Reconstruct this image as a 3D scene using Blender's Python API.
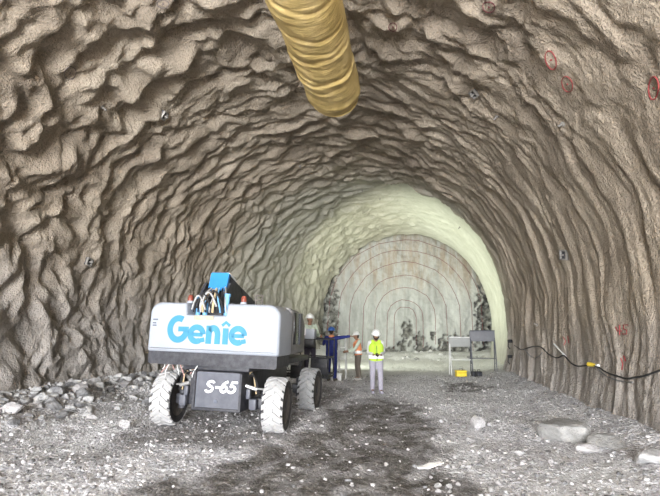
import bpy, bmesh, math, random
import numpy as np
from mathutils import Vector, Matrix, Euler
from mathutils.bvhtree import BVHTree

for o in list(bpy.data.objects):
    bpy.data.objects.remove(o)
SC = bpy.context.scene
COL = SC.collection
random.seed(7)
RNG = np.random.default_rng(11)

# ------------------------------------------------------------------ camera, world, light, exposure
CAM_H, PITCH, FPX = 1.7, math.radians(10.04), 480.0
cam_d = bpy.data.cameras.new('camera')
cam_d.sensor_width = 36.0
cam_d.lens = FPX / 660.0 * 36.0
cam_d.clip_end = 300
cam = bpy.data.objects.new('camera', cam_d)
cam.location = (0, 0, CAM_H)
cam.rotation_euler = (math.pi / 2 + PITCH, 0, 0)
COL.objects.link(cam)
SC.camera = cam

WORLD_STRENGTH = 37.0
PORTAL_Y = -19.0                                            # the open tunnel mouth behind the photographer
w = bpy.data.worlds.new('overcast_sky')
SC.world = w
w.use_nodes = True
bg = w.node_tree.nodes['Background']
bg.inputs[0].default_value = (0.97, 0.98, 1.0, 1)
bg.inputs[1].default_value = WORLD_STRENGTH

pd = bpy.data.lights.new('sky_portal', 'AREA'); pd.shape = 'RECTANGLE'; pd.size = 15; pd.size_y = 11   # guides sky sampling only, gives no light of its own
pd.cycles.is_portal = True
po_ = bpy.data.objects.new('sky_portal', pd); COL.objects.link(po_)
po_.location = (-4.9, PORTAL_Y + .2, 4.0); po_.rotation_euler = (math.pi / 2, 0, 0)

SC.view_settings.view_transform = 'Standard'
SC.view_settings.look = 'None'
SC.view_settings.gamma = 1
SC.view_settings.use_curve_mapping = False
SC.view_settings.exposure = 1.08
SC.cycles.max_bounces = 6
SC.cycles.diffuse_bounces = 4
FLOOD_WATTS = 340.0

# ------------------------------------------------------------------ noise
def _hash(ix, iy, seed):
    h = (ix.astype(np.int64) * 374761393 + iy.astype(np.int64) * 668265263 + seed * 1442695041) & 0xFFFFFFFF
    h = ((h ^ (h >> 13)) * 1274126177) & 0xFFFFFFFF
    return ((h ^ (h >> 16)) & 0xFFFF) / 65536.0 * 2 * np.pi

def perlin(x, y, seed=0):
    x = np.asarray(x, float); y = np.asarray(y, float)
    x, y = np.broadcast_arrays(x, y)
    ix = np.floor(x); iy = np.floor(y)
    fx = x - ix; fy = y - iy
    ux = fx**3 * (fx * (fx * 6 - 15) + 10); uy = fy**3 * (fy * (fy * 6 - 15) + 10)
    def g(dx, dy):
        a = _hash(ix + dx, iy + dy, seed)
        return np.cos(a) * (fx - dx) + np.sin(a) * (fy - dy)
    n = (g(0, 0) * (1 - ux) + g(1, 0) * ux) * (1 - uy) + (g(0, 1) * (1 - ux) + g(1, 1) * ux) * uy
    return n * 1.5

def sstep(a, b, x):
    t = np.clip((np.asarray(x, float) - a) / (b - a), 0, 1)
    return t * t * (3 - 2 * t)

# ------------------------------------------------------------------ materials
MATS = {}
class NT:
    def __init__(s, name):
        s.m = bpy.data.materials.new(name); s.m.use_nodes = True
        s.t = s.m.node_tree; s.b = s.t.nodes['Principled BSDF']
    def n(s, typ, **k):
        nd = s.t.nodes.new(typ)
        for a, v in k.items():
            setattr(nd, a, v)
        return nd
    def l(s, a, b):
        s.t.links.new(a, b)
    def coord(s, kind='Object', scale=(1, 1, 1)):
        tc = s.n('ShaderNodeTexCoord'); mp = s.n('ShaderNodeMapping')
        mp.inputs['Scale'].default_value = scale
        s.l(tc.outputs[kind], mp.inputs['Vector'])
        return mp.outputs[0]
    def noise(s, vec, scale, detail=4, rough=.6):
        nd = s.n('ShaderNodeTexNoise')
        nd.inputs['Scale'].default_value = scale; nd.inputs['Detail'].default_value = detail
        nd.inputs['Roughness'].default_value = rough
        s.l(vec, nd.inputs['Vector'])
        return nd.outputs['Fac']
    def ramp(s, fac, stops):
        nd = s.n('ShaderNodeValToRGB')
        e = nd.color_ramp.elements
        while len(e) < len(stops):
            e.new(.5)
        for i, (p, c) in enumerate(stops):
            e[i].position = p; e[i].color = (*c, 1)
        s.l(fac, nd.inputs[0])
        return nd.outputs[0]
    def mix(s, fac, a, b, mode='MIX'):
        nd = s.n('ShaderNodeMix', data_type='RGBA', blend_type=mode)
        for sock, v in ((nd.inputs[0], fac), (nd.inputs[6], a), (nd.inputs[7], b)):
            if isinstance(v, (int, float)):
                sock.default_value = v
            elif isinstance(v, tuple):
                sock.default_value = (*v, 1)
            else:
                s.l(v, sock)
        return nd.outputs[2]
    def attr(s, name):
        return s.n('ShaderNodeAttribute', attribute_name=name).outputs['Fac']
    def bump(s, h, strength, dist, prev=None):
        nd = s.n('ShaderNodeBump')
        nd.inputs['Strength'].default_value = strength; nd.inputs['Distance'].default_value = dist
        s.l(h, nd.inputs['Height'])
        if prev:
            s.l(prev, nd.inputs['Normal'])
        return nd.outputs[0]
    def done(s, color=None, rough=.8, normal=None, metal=0.0):
        if isinstance(color, tuple):
            s.b.inputs['Base Color'].default_value = (*color, 1)
        elif color is not None:
            s.l(color, s.b.inputs['Base Color'])
        s.b.inputs['Roughness'].default_value = rough
        s.b.inputs['Metallic'].default_value = metal
        s.b.inputs['Specular IOR Level'].default_value = .3
        if normal:
            s.l(normal, s.b.inputs['Normal'])
        return s.m

def simple(name, col, rough=.6, metal=0.0, var=.25, scale=6.0, dust=0.0, bump=0.0, dustcol=(.42, .41, .40)):
    """plain paint / cloth / rubber with grain and an optional film of dust"""
    t = NT(name); v = t.coord()
    f = t.noise(v, scale, 5)
    c = t.ramp(f, [(.25, tuple(x * (1 - var) for x in col)), (.75, tuple(min(1, x * (1 + var)) for x in col))])
    if dust:
        d = t.noise(v, scale * 1.7 + 1, 6, .7)
        dr = t.ramp(d, [(.5 - dust * .4, (0, 0, 0)), (.75, (dust, dust, dust))])
        c = t.mix(dr, c, dustcol)
    nrm = t.bump(t.noise(v, scale * 6, 4), .5, bump) if bump else None
    MATS[name] = t.done(c, rough, nrm, metal)
    return MATS[name]

def lining_material():
    t = NT('shotcrete'); v = t.coord()
    f = t.noise(v, .55, 5, .6)
    c = t.ramp(f, [(.3, (.27, .23, .185)), (.5, (.375, .325, .262)), (.72, (.48, .425, .35))])
    g = t.noise(v, 22, 4, .7)
    c = t.mix(.35, c, t.ramp(g, [(.3, (.16, .14, .12)), (.7, (.75, .69, .61))]), 'OVERLAY')
    fresh_lit = t.attr('fresh_lit')
    c = t.mix(fresh_lit, c, t.ramp(t.noise(v, 1.2, 5), [(.3, (.58, .585, .51)), (.7, (.72, .725, .65))]))  # paler, greener colour paints in the floodlight on the far lining
    c = t.mix(t.attr('lit_tint'), c, t.ramp(t.noise(v, 1.2, 5), [(.3, (.37, .37, .31)), (.7, (.49, .49, .42))]))  # greenish tint of floodlight painted on the rest of the far lining
    low = t.attr('lowgrey')
    c = t.mix(low, c, t.ramp(t.noise(v, 2.2, 5, .65), [(.3, (.27, .255, .24)), (.7, (.42, .40, .385))]))
    rock = t.attr('rock')
    c = t.mix(rock, c, t.ramp(t.noise(v, 5, 5), [(.3, (.035, .035, .03)), (.7, (.20, .19, .17))]))
    b1 = t.bump(t.noise(v, 11, 4, .65), .8, .08)
    b2 = t.bump(t.noise(v, 24, 3, .6), .9, .05, b1)
    return t.done(c, .9, b2)

def face_material():
    t = NT('face_shotcrete'); v = t.coord('Object', (1, 1, .16))
    v2 = t.coord()
    st = t.noise(v, 1.5, 5, .65)
    c = t.ramp(st, [(.3, (.22, .225, .22)), (.55, (.345, .35, .345)), (.75, (.44, .445, .44))])
    br = t.attr('stain')
    c = t.mix(br, c, t.ramp(t.noise(v, 2.6, 4, .7), [(.42, (.35, .345, .33)), (.62, (.27, .21, .16))]))
    rk = t.attr('rock')
    c = t.mix(rk, c, t.ramp(t.noise(v2, 4, 5), [(.3, (.03, .03, .028)), (.7, (.24, .235, .22))]))
    b = t.bump(t.noise(v2, 3.5, 6, .65), .7, .12)
    return t.done(c, .85, b)

def floor_material():
    t = NT('crushed_rock_ground'); v = t.coord()
    f = t.noise(v, 1.1, 6, .7)
    c = t.ramp(f, [(.3, (.42, .415, .43)), (.5, (.60, .595, .615)), (.7, (.76, .755, .78))])
    g = t.noise(v, 16, 5, .75)
    c = t.mix(.55, c, t.ramp(g, [(.35, (.1, .1, .1)), (.5, (.45, .45, .45)), (.66, (.95, .95, .95))]), 'OVERLAY')
    wet_dark = t.attr('wet_dark')
    c2 = t.ramp(t.noise(v, 9, 6, .75), [(.35, (.06, .055, .05)), (.55, (.15, .14, .13)), (.72, (.42, .41, .40))])
    c = t.mix(wet_dark, c, c2)
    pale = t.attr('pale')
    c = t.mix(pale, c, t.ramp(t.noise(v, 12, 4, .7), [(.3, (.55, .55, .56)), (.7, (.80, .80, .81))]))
    vo = t.n('ShaderNodeTexVoronoi'); vo.inputs['Scale'].default_value = 22; t.l(v, vo.inputs['Vector'])
    b1 = t.bump(t.noise(v, 7, 6, .7), .8, .10)
    b2 = t.bump(vo.outputs['Distance'], .7, -.05, b1)
    b3 = t.bump(t.noise(v, 60, 3, .6), .6, .02, b2)
    return t.done(c, .8, b3)

def rock_material(name, lo, mid, hi):
    t = NT(name); v = t.coord()
    f = t.noise(v, 3.0, 6, .7)
    c = t.ramp(f, [(.3, lo), (.5, mid), (.7, hi)])
    b = t.bump(t.noise(v, 9, 6, .7), .7, .05)
    MATS[name] = t.done(c, .85, b)

def duct_material():
    t = NT('yellow_fabric'); v = t.coord('Object', (1, .35, 1))
    f = t.noise(v, 3, 5, .6)
    c = t.ramp(f, [(.3, (.48, .345, .12)), (.55, (.64, .48, .20)), (.75, (.76, .60, .30))])
    wv = t.coord('Object', (1, 6, 1))
    b1 = t.bump(t.noise(wv, 2.2, 5, .6), .55, .06)
    MATS['yellow_fabric'] = t.done(c, .55, b1)

MATS['lining'] = lining_material()
MATS['face'] = face_material()
MATS['floor'] = floor_material()
rock_material('rock', (.28, .28, .28), (.46, .46, .465), (.66, .66, .66))
rock_material('rock_slab', (.20, .20, .195), (.30, .30, .295), (.42, .415, .41))
rock_material('rock_dark', (.10, .10, .10), (.20, .20, .205), (.36, .36, .36))
rock_material('rock_pale', (.34, .335, .34), (.48, .47, .48), (.62, .61, .61))
duct_material()
simple('white_paint', (.30, .325, .37), .45, var=.08, scale=2.5, dust=.22, dustcol=(.26, .26, .265))
simple('grey_cover', (.13, .13, .135), .5, var=.2, scale=3, dust=.5, dustcol=(.30, .29, .28))
simple('dark_steel', (.028, .029, .036), .5, var=.3, scale=5, dust=.25, dustcol=(.20, .20, .21))
simple('plate_grey', (.085, .09, .11), .5, var=.15, scale=4, dust=.2, dustcol=(.22, .22, .24))
simple('black_rubber', (.03, .03, .032), .7, var=.3, scale=6, dust=.3, dustcol=(.22, .21, .2))
simple('dusty_tread', (.38, .38, .385), .9, var=.2, scale=9, dust=.5, dustcol=(.5, .5, .5), bump=.03)
simple('shaded_tread', (.26, .265, .27), .9, var=.2, scale=9, dust=.4, dustcol=(.5, .5, .5), bump=.02)  # rear tread, toned darker than the front for the shade there
simple('rim_steel', (.055, .05, .048), .6, var=.4, scale=7, dust=.5, dustcol=(.25, .22, .19))
simple('blue_paint', (.03, .20, .50), .4, var=.1, scale=3)
simple('sky_blue', (.13, .32, .54), .45, var=.15, scale=5)
simple('logo_blue', (.04, .20, .32), .5, var=.06, scale=3)
simple('white_letter', (.9, .9, .9), .5, var=.03)
simple('tan_decal', (.40, .34, .24), .6, var=.3, scale=14)
simple('grey_decal', (.10, .11, .14), .6, var=.1)
simple('black_hose', (.02, .02, .022), .45, var=.2)
simple('pink_wire', (.45, .27, .25), .6, var=.2)
simple('tan_hose', (.42, .33, .20), .6, var=.25, scale=9)
simple('silver', (.62, .62, .62), .35, metal=.7, var=.15)
simple('pale_tube', (.66, .67, .66), .5, var=.1)
simple('red_lens', (.22, .055, .035), .35, var=.2)
simple('glass_dark', (.02, .02, .02), .15, var=.1)
simple('red_label', (.62, .10, .08), .5, var=.1)
simple('skin', (.23, .125, .08), .6, var=.1, scale=12)
simple('hair', (.015, .012, .01), .7, var=.2)
simple('eye', (.01, .01, .01), .3, var=.1)
simple('hat_white', (.66, .67, .65), .35, var=.03)
simple('hat_blue', (.03, .09, .30), .35, var=.1)
simple('vest_lime', (.40, .60, .05), .7, var=.1, scale=12)
simple('vest_orange', (.70, .27, .13), .7, var=.1, scale=12)
simple('reflective', (.86, .88, .86), .4, var=.05)
simple('shirt_white', (.52, .52, .50), .85, var=.08, scale=14)
simple('shirt_pale', (.50, .58, .48), .85, var=.1, scale=14)
simple('shirt_dark', (.05, .045, .06), .85, var=.2, scale=14)
simple('trousers_grey', (.30, .29, .34), .9, var=.14, scale=16)
simple('trousers_brown', (.13, .11, .09), .9, var=.2, scale=14)
simple('navy', (.022, .032, .16), .85, var=.2, scale=14)
simple('boot', (.10, .085, .07), .7, var=.3, scale=14)
simple('boot_pale', (.35, .34, .32), .8, var=.3, scale=14)
simple('board_pale', (.30, .31, .30), .6, var=.12, scale=4)
simple('board_grey', (.16, .165, .18), .6, var=.15, scale=4)
simple('yellow_plastic', (.80, .62, .06), .5, var=.12, scale=8)
simple('red_paint', (.27, .05, .05), .8, var=.25, scale=30)
simple('maroon_paint', (.15, .045, .05), .8, var=.3, scale=30)
simple('grey_paint', (.18, .15, .14), .8, var=.3, scale=30)
simple('cable_black', (.02, .02, .022), .6, var=.3)
simple('wire_grey', (.16, .16, .16), .6, var=.3)
simple('bolt_steel', (.30, .285, .265), .5, metal=.3, var=.2, scale=20)
simple('sheet_white', (.80, .80, .78), .8, var=.06, scale=8)

# ------------------------------------------------------------------ object helpers
def finish(me, mat, smooth=True, angle=40):
    if mat:
        me.materials.append(MATS[mat] if isinstance(mat, str) else mat)
    if smooth:
        me.polygons.foreach_set('use_smooth', np.ones(len(me.polygons), bool))
        if angle:
            me.set_sharp_from_angle(angle=math.radians(angle))
    me.update()

def link(name, me, parent=None):
    o = bpy.data.objects.new(name, me)
    COL.objects.link(o)
    if parent:
        o.parent = parent
    return o

def tag(o, label=None, cat=None, group=None, kind=None):
    for k, v in (('label', label), ('category', cat), ('group', group), ('kind', kind)):
        if v:
            o[k] = v
    return o

def thing(name, label, cat, loc=(0, 0, 0), rotz=0, group=None):
    o = link(name, None)
    o.location = loc; o.rotation_euler = (0, 0, rotz); o.empty_display_size = .2
    return tag(o, label, cat, group)

class MB:
    """collects solids; build() links them as one mesh object"""
    def __init__(s):
        s.v = []; s.f = []
    def add(s, vs, fs, mat=None):
        k = len(s.v)
        s.v += [tuple(mat @ Vector(p)) if mat else tuple(p) for p in vs]
        s.f += [tuple(i + k for i in f) for f in fs]
        return s
    def bm(s, b, mat=None):
        b.verts.index_update()
        s.add([v.co for v in b.verts], [[v.index for v in f.verts] for f in b.faces], mat)
        b.free()
        return s
    def box(s, x0, x1, y0, y1, z0, z1, bev=0.0, seg=2, mat=None):
        b = bmesh.new()
        bmesh.ops.create_cube(b, size=1)
        for v in b.verts:
            v.co = Vector(((x0 + x1) / 2 + v.co.x * (x1 - x0), (y0 + y1) / 2 + v.co.y * (y1 - y0), (z0 + z1) / 2 + v.co.z * (z1 - z0)))
        if bev:
            bmesh.ops.bevel(b, geom=list(b.edges), offset=bev, segments=seg, affect='EDGES', profile=.5)
        return s.bm(b, mat)
    def tube(s, pts, r, n=8, cap=True):
        pts = [Vector(p) for p in pts]
        rs = r if isinstance(r, (list, tuple)) else [r] * len(pts)
        vs = []; up = None
        for i, p in enumerate(pts):
            d = (pts[min(i + 1, len(pts) - 1)] - pts[max(i - 1, 0)]).normalized()
            if up is None:
                up = Vector((0, 0, 1)) if abs(d.z) < .9 else Vector((1, 0, 0))
            a = d.cross(up).normalized(); b = a.cross(d).normalized(); up = b
            for k in range(n):
                an = 2 * math.pi * k / n
                vs.append(p + (a * math.cos(an) + b * math.sin(an)) * rs[i])
        fs = []
        for i in range(len(pts) - 1):
            for k in range(n):
                fs.append((i * n + k, i * n + (k + 1) % n, (i + 1) * n + (k + 1) % n, (i + 1) * n + k))
        if cap:
            fs.append(tuple(range(n))); fs.append(tuple(range((len(pts) - 1) * n, len(pts) * n))[::-1])
        return s.add(vs, fs)
    def lathe(s, prof, n=24, axis='Z', mat=None):
        """prof: list of (radius, height)"""
        vs = []
        for r, h in prof:
            for k in range(n):
                a = 2 * math.pi * k / n
                c, q = r * math.cos(a), r * math.sin(a)
                vs.append((c, q, h) if axis == 'Z' else ((h, c, q) if axis == 'X' else (c, h, q)))
        fs = [(i * n + k, i * n + (k + 1) % n, (i + 1) * n + (k + 1) % n, (i + 1) * n + k) for i in range(len(prof) - 1) for k in range(n)]
        if prof[0][0] > 1e-4:
            fs.append(tuple(range(n))[::-1])
        if prof[-1][0] > 1e-4:
            fs.append(tuple(range((len(prof) - 1) * n, len(prof) * n)))
        return s.add(vs, fs, mat)
    def prism(s, poly, a0, a1, plane='YZ', mat=None):
        """extrude a 2D polygon between a0 and a1 on the third axis"""
        def P(u, v, a):
            return (a, u, v) if plane == 'YZ' else ((u, a, v) if plane == 'XZ' else (u, v, a))
        n = len(poly)
        vs = [P(u, v, a0) for u, v in poly] + [P(u, v, a1) for u, v in poly]
        fs = [tuple(range(n))[::-1], tuple(range(n, 2 * n))] + [(i, (i + 1) % n, n + (i + 1) % n, n + i) for i in range(n)]
        return s.add(vs, fs, mat)
    def ball(s, c, r, n=10, sc=(1, 1, 1)):
        b = bmesh.new()
        bmesh.ops.create_uvsphere(b, u_segments=n, v_segments=max(5, n * 2 // 3), radius=r)
        for v in b.verts:
            v.co = Vector(c) + Vector((v.co.x * sc[0], v.co.y * sc[1], v.co.z * sc[2]))
        return s.bm(b)
    def capsule(s, p0, r0, p1, r1, n=10):
        s.ball(p0, r0, n); s.ball(p1, r1, n)
        return s.tube([p0, p1], [r0, r1], n)
    def mesh(s, name, mat, smooth=True, angle=40):
        me = bpy.data.meshes.new(name)
        me.from_pydata(s.v, [], s.f)
        b = bmesh.new(); b.from_mesh(me)
        bmesh.ops.recalc_face_normals(b, faces=list(b.faces)); b.to_mesh(me); b.free()
        finish(me, mat, smooth, angle)
        return me
    def build(s, name, mat, parent=None, smooth=True, angle=40, loc=None):
        o = link(name, s.mesh(name, mat, smooth, angle), parent)
        if loc is not None:
            o.location = loc
        return o

def grid_mesh(name, P, mat, attrs=None, normals=None):
    """P: (rows, cols, 3) array"""
    r, c, _ = P.shape
    idx = np.arange(r * c).reshape(r, c)
    q = np.stack([idx[:-1, :-1], idx[:-1, 1:], idx[1:, 1:], idx[1:, :-1]], -1).reshape(-1, 4)
    me = bpy.data.meshes.new(name)
    me.vertices.add(r * c); me.vertices.foreach_set('co', P.reshape(-1).astype(np.float32))
    me.loops.add(q.size); me.loops.foreach_set('vertex_index', q.reshape(-1).astype(np.int32))
    me.polygons.add(len(q))
    me.polygons.foreach_set('loop_start', (np.arange(len(q)) * 4).astype(np.int32))
    me.update(calc_edges=True)
    for k, a in (attrs or {}).items():
        at = me.attributes.new(k, 'FLOAT', 'POINT')
        at.data.foreach_set('value', a.reshape(-1).astype(np.float32))
    finish(me, mat, True, None)
    if normals is not None:
        me.normals_split_custom_set_from_vertices(normals.reshape(-1, 3).tolist())
    return me

# ------------------------------------------------------------------ tunnel geometry
YF = 33.0                                                   # the tunnel face
def cx(y):
    y = np.asarray(y, float)
    return -1.8 + .062 * y + .00465 * np.maximum(y, 0) ** 2 + .10 * np.minimum(y, 0)   # unseen part behind the photographer, bent left to brighten the right wall
def halfw(y):
    return 6.3 - .7 * sstep(14, 32, y)
def crown(y):
    return 8.6 - .25 * sstep(14, 32, y)
STEP_Y = 20.6                                               # the younger, smoother length of lining begins here, coloured paler as floodlit

NT_COLS = 400
ys = np.concatenate([np.arange(PORTAL_Y, 5.5, .25), np.arange(5.5, 14, .045), np.arange(14, 20.4, .055), np.arange(20.4, 20.9, .03), np.arange(20.9, 33.6, .07)])
SPR = 2.5                                                   # springing height
def profile(wd, hh, n):
    z = np.linspace(-.6, SPR, 60)
    left = np.stack([-wd * (1 - .045 * ((SPR - z) / SPR) ** 2), z], 1)
    th = np.linspace(np.pi, 0, 400)
    arch = np.stack([wd * np.cos(th), SPR + (hh - SPR) * np.sin(th)], 1)
    right = left[::-1] * np.array([-1, 1])
    p = np.concatenate([left[:-1], arch, right[1:]])
    L = np.concatenate([[0], np.cumsum(np.linalg.norm(np.diff(p, axis=0), axis=1))])
    s = np.linspace(0, L[-1], n)
    q = np.stack([np.interp(s, L, p[:, 0]), np.interp(s, L, p[:, 1])], 1)
    t = np.gradient(q, axis=0); t /= np.linalg.norm(t, axis=1)[:, None]
    nrm = np.stack([t[:, 1], -t[:, 0]], 1)                  # points inward
    return q, nrm, s

R_, C_ = len(ys), NT_COLS
X = np.zeros((R_, C_)); Z = np.zeros((R_, C_)); NX = np.zeros((R_, C_)); NZ = np.zeros((R_, C_)); V = np.zeros((R_, C_))
for i, y in enumerate(ys):
    q, nrm, s = profile(float(halfw(y)), float(crown(y)), C_)
    X[i], Z[i], NX[i], NZ[i], V[i] = q[:, 0], q[:, 1], nrm[:, 0], nrm[:, 1], s
Y = np.repeat(ys[:, None], C_, 1)
T = np.repeat(np.linspace(0, 1, C_)[None], R_, 0)           # 0 left base .. 1 right base

def lining_disp(Y, V, T, Z):
    wu = Y + .34 * perlin(Y / 1.5, V / 1.9, 1) + .07 * perlin(Y / .5, V / .7, 2)
    wv = V + .45 * perlin(Y / 1.7, V / 1.7, 3)
    elong = np.maximum(sstep(.66, .88, T), sstep(11.5, 17.5, Y + 5 * T))  # ridges run round the arch on the right and further in
    soft = lambda n, e: np.sqrt(n * n + e * e) - e
    lump = .75 * perlin(wu / .62, wv / .74, 4) + .5 * soft(perlin(wu / 1.0, wv / 1.15, 14), .18)
    lump2 = .75 * perlin(wu / .30, wv / .37, 5) + .3 * soft(perlin(wu / .38, wv / .45, 15), .14)
    def ridges(lv, k):
        r1 = .55 * perlin(wu / .44 + .2 * wv, wv / lv, 6 + k) + .55 * soft(perlin(wu / .48 + .2 * wv, wv / lv, 16 + k), .12)
        r2 = .65 * perlin(wu / .21 + .18 * wv, wv / lv * 1.6, 7 + k) + .4 * soft(perlin(wu / .23 + .2 * wv, wv / lv * 1.5, 17 + k), .10)
        return .27 * r1 + .17 * r2
    lw = sstep(.60, .80, T)                                   # ridges are longest on the right wall
    rid = ridges(1.05, 0) * (1 - lw) + ridges(3.6, 80) * lw
    a = .36 * lump + .20 * lump2
    b = rid + .12 * lump * (1 - .5 * lw)
    d = a * (1 - elong) + b * elong
    d *= 1 - .30 * sstep(.26, .12, T)
    d *= 1 - .66 * sstep(.57, .74, T) * (1 - .8 * sstep(9.5, 17, Y))
    d += (1 - .65 * sstep(.68, .8, T)) * (.034 * perlin(wu / .20, wv / .22, 8) + .026 * perlin(wu / .105, wv / .11, 9))
    fresh_lit = sstep(STEP_Y - .12, STEP_Y + .12, Y + .035 * perlin(V * .9, Y * 0, 21))
    fr = fresh_lit * sstep(.38, .62, T)
    d *= 1 - .72 * fr
    d -= .34 * fr * (1 - .6 * sstep(27, 31, Y))
    d -= .5 * sstep(32.2, 32.8, Y)
    return d, fr
D, FRESH_LIT = lining_disp(Y, V, T, Z)
PX = X + NX * D + cx(Y)
PZ = Z + NZ * D
PY = Y + .10 * perlin(Y / .8, V / .9, 12) * sstep(5, 6, Y) * (1 - sstep(20, 20.3, Y) * (1 - sstep(20.9, 21.3, Y)))
P = np.stack([PX, PY, PZ], -1)
rockm = sstep(31.0, 31.8, Y + .8 * perlin(Y / .8, V / .6, 31)) * sstep(4.6, 2.2, Z + .8 * perlin(Y, V, 32)) + sstep(32.3, 32.7, Y) * .6
lowg = .75 * sstep(2.6, .2, Z + .4 * perlin(Y / .7, V / .7, 33)) * sstep(.5, .6, T) + .85 * sstep(5.0, .8, Z + .5 * perlin(Y / .8, V / .8, 35)) * sstep(.5, .4, T)
dU = np.gradient(P, axis=0); dV = np.gradient(P, axis=1)
NRM = np.cross(dU, dV); NRM /= np.linalg.norm(NRM, axis=2)[..., None]
NRM *= np.sign(NRM[R_ // 2, C_ // 2, 2]) * -1
lit_tint = .7 * sstep(17.5, 23, Y + .8 * perlin(Y / 1.5, V / 1.5, 34)) * (1 - FRESH_LIT)
cutL, cutR = int(C_ * .30), int(C_ * .70)
rock_attr = np.clip(rockm, 0, 1)
for nm, a, b in (('wall_left', 0, cutL), ('ceiling', cutL, cutR), ('wall_right', cutR, C_ - 1)):
    sl = slice(a, b + 1)
    Q = P[:, sl]; N_ = NRM[:, sl]
    Q = Q[:, ::-1]; N_ = N_[:, ::-1]
    o = link(nm, grid_mesh(nm, Q, 'lining', {'fresh_lit': FRESH_LIT[:, sl][:, ::-1], 'rock': rock_attr[:, sl][:, ::-1], 'lowgrey': lowg[:, sl][:, ::-1], 'lit_tint': lit_tint[:, sl][:, ::-1]}, N_))
    tag(o, {'wall_left': 'lumpy brown sprayed concrete lining of the left tunnel side', 'ceiling': 'rippled sprayed concrete lining of the tunnel crown', 'wall_right': 'ribbed sprayed concrete lining of the right tunnel side'}[nm], kind='structure')

# tunnel face
fx = np.arange(-.8, 12.0, .07); fz = np.arange(-.5, 8.9, .07)
FX, FZ = np.meshgrid(fx, fz)
def face_y(x, z):
    return YF + .22 * perlin(x / 2.2, z / 2.6, 41) + .10 * perlin(x / .7, z / .8, 42) + .04 * perlin(x / .25, z / .25, 43) - .012 * (z - 3)
frock = np.zeros_like(FX)
for (ax, az, rx, rz) in ((5.25, 1.75, .40, .8), (4.9, .8, .3, .5), (4.2, .45, .7, .3), (6.3, .55, .7, .45), (6.0, 1.3, .35, .4), (7.0, 1.5, .18, .3), (8.5, .8, 1.2, .8), (10.5, 2.2, .6, 2.4), (3.0, .35, 1.0, .25), (.1, 2.6, .5, 3), (7.6, .45, 1.0, .3)):
    q = ((FX - ax) / rx) ** 2 + ((FZ - az) / rz) ** 2
    frock = np.maximum(frock, sstep(.95, .6, q + 1.0 * perlin(FX / .28, FZ / .36, 44) + .8 * perlin(FX / .13, FZ / .15, 47)))
stain = sstep(3.2, 6.5, FZ + .9 * perlin(FX / .5, FZ / 3, 45)) * .8
FYv = face_y(FX, FZ) + .25 * frock + .2 * frock * perlin(FX / .3, FZ / .3, 46)
fo = link('wall_face', grid_mesh('wall_face', np.stack([FX, FYv, FZ], -1), 'face', {'rock': frock, 'stain': stain}))
tag(fo, 'pale grey sprayed tunnel face at the far end', kind='structure')

# floor
def floor_h(x, y):
    x = np.asarray(x, float); y = np.asarray(y, float)
    lat = x - cx(y)
    h = .50 * sstep(4.3, 6.0, -lat + .3 * perlin(y / 1.1, lat / 3, 50)) * sstep(4, 6, y)
    h = h + .16 * sstep(4.4, 6.0, lat + .4 * perlin(y / 1.3, lat / 3, 51)) + .06 * sstep(5.5, 6.1, lat)
    h = h + .07 * sstep(2.6, 1.9, np.hypot((x + 1.7) * .9, y - 9.4))
    h = h + .45 * sstep(29.5, 32.5, y + .6 * perlin(x / 1.2, y, 52))
    h = h + .05 * perlin(x / 1.6, y / 2.2, 53) + .028 * perlin(x / .55, y / .7, 54)
    h = h + .02 * np.abs(perlin((x - .2 * y) / .28, y / 1.6, 55)) * sstep(-2.5, -.5, lat)
    return h
def floor_fine(x, y):
    return .032 * np.abs(perlin(x / .22, y / .22, 56)) + .02 * perlin(x / .09, y / .09, 57)
gx = np.concatenate([np.arange(-11, -8.2, .2), np.arange(-8.2, 7.6, .05), np.arange(7.6, 14, .12)])
gy = np.concatenate([np.arange(PORTAL_Y, 4.6, .4), np.arange(4.6, 12, .045), np.arange(12, 20, .07), np.arange(20, 33.6, .14)])
GX, GY = np.meshgrid(gx, gy)
GZ = floor_h(GX, GY) + floor_fine(GX, GY)
# wet, dark wheel track running in from the foreground
def seg_mask(x, y, pts, soft=.5):
    """pts: (y, x_left, x_right) of the strip"""
    py = [p[0] for p in pts]
    a = np.interp(y, py, [p[1] for p in pts]); b = np.interp(y, py, [p[2] for p in pts])
    wob = .35 * perlin(x / .7, y / .9, 60) + .2 * perlin(x / .25, y / .3, 61)
    return sstep(-soft, soft, x - a + wob) * sstep(-soft, soft, b - x + wob)
wet_dark = seg_mask(GX, GY, [(3, -2.4, 1.5), (5.5, -2.2, 1.55), (7, -1.2, 1.6), (9, -.3, 1.9), (11, .0, 2.1), (12.5, .6, 1.9), (13.5, 1.2, 1.6), (14, 1.4, 1.4)], .35)
wet_dark *= sstep(13.8, 12.2, GY)
wet_dark = np.maximum(wet_dark, .8 * seg_mask(GX, GY, [(7, -3.8, -1.0), (9, -3.4, -.4), (12, -3.2, .3), (15, -2.6, .6), (17, -2, 0)], .4) * sstep(6.8, 7.6, GY) * sstep(17, 15, GY))  # darker ground along the lift's footprint
wet_dark = np.maximum(wet_dark, .9 * seg_mask(GX, GY, [(14, 3.2, 4.6), (16, 3.6, 5.2), (18, 4.4, 5.2)], .3) * sstep(14.2, 14.8, GY) * sstep(17.6, 17.0, GY))
wet_dark *= .72 + .28 * sstep(-.25, .1, perlin(GX / .35, GY / .5, 62))
pale = .75 * sstep(.05, .45, perlin(GX / 1.1, GY / 1.4, 63)) * (1 - wet_dark) * sstep(2, 3, GX - cx(GY) + 1)
pale = np.maximum(pale, .6 * sstep(18, 21, GY))
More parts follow.
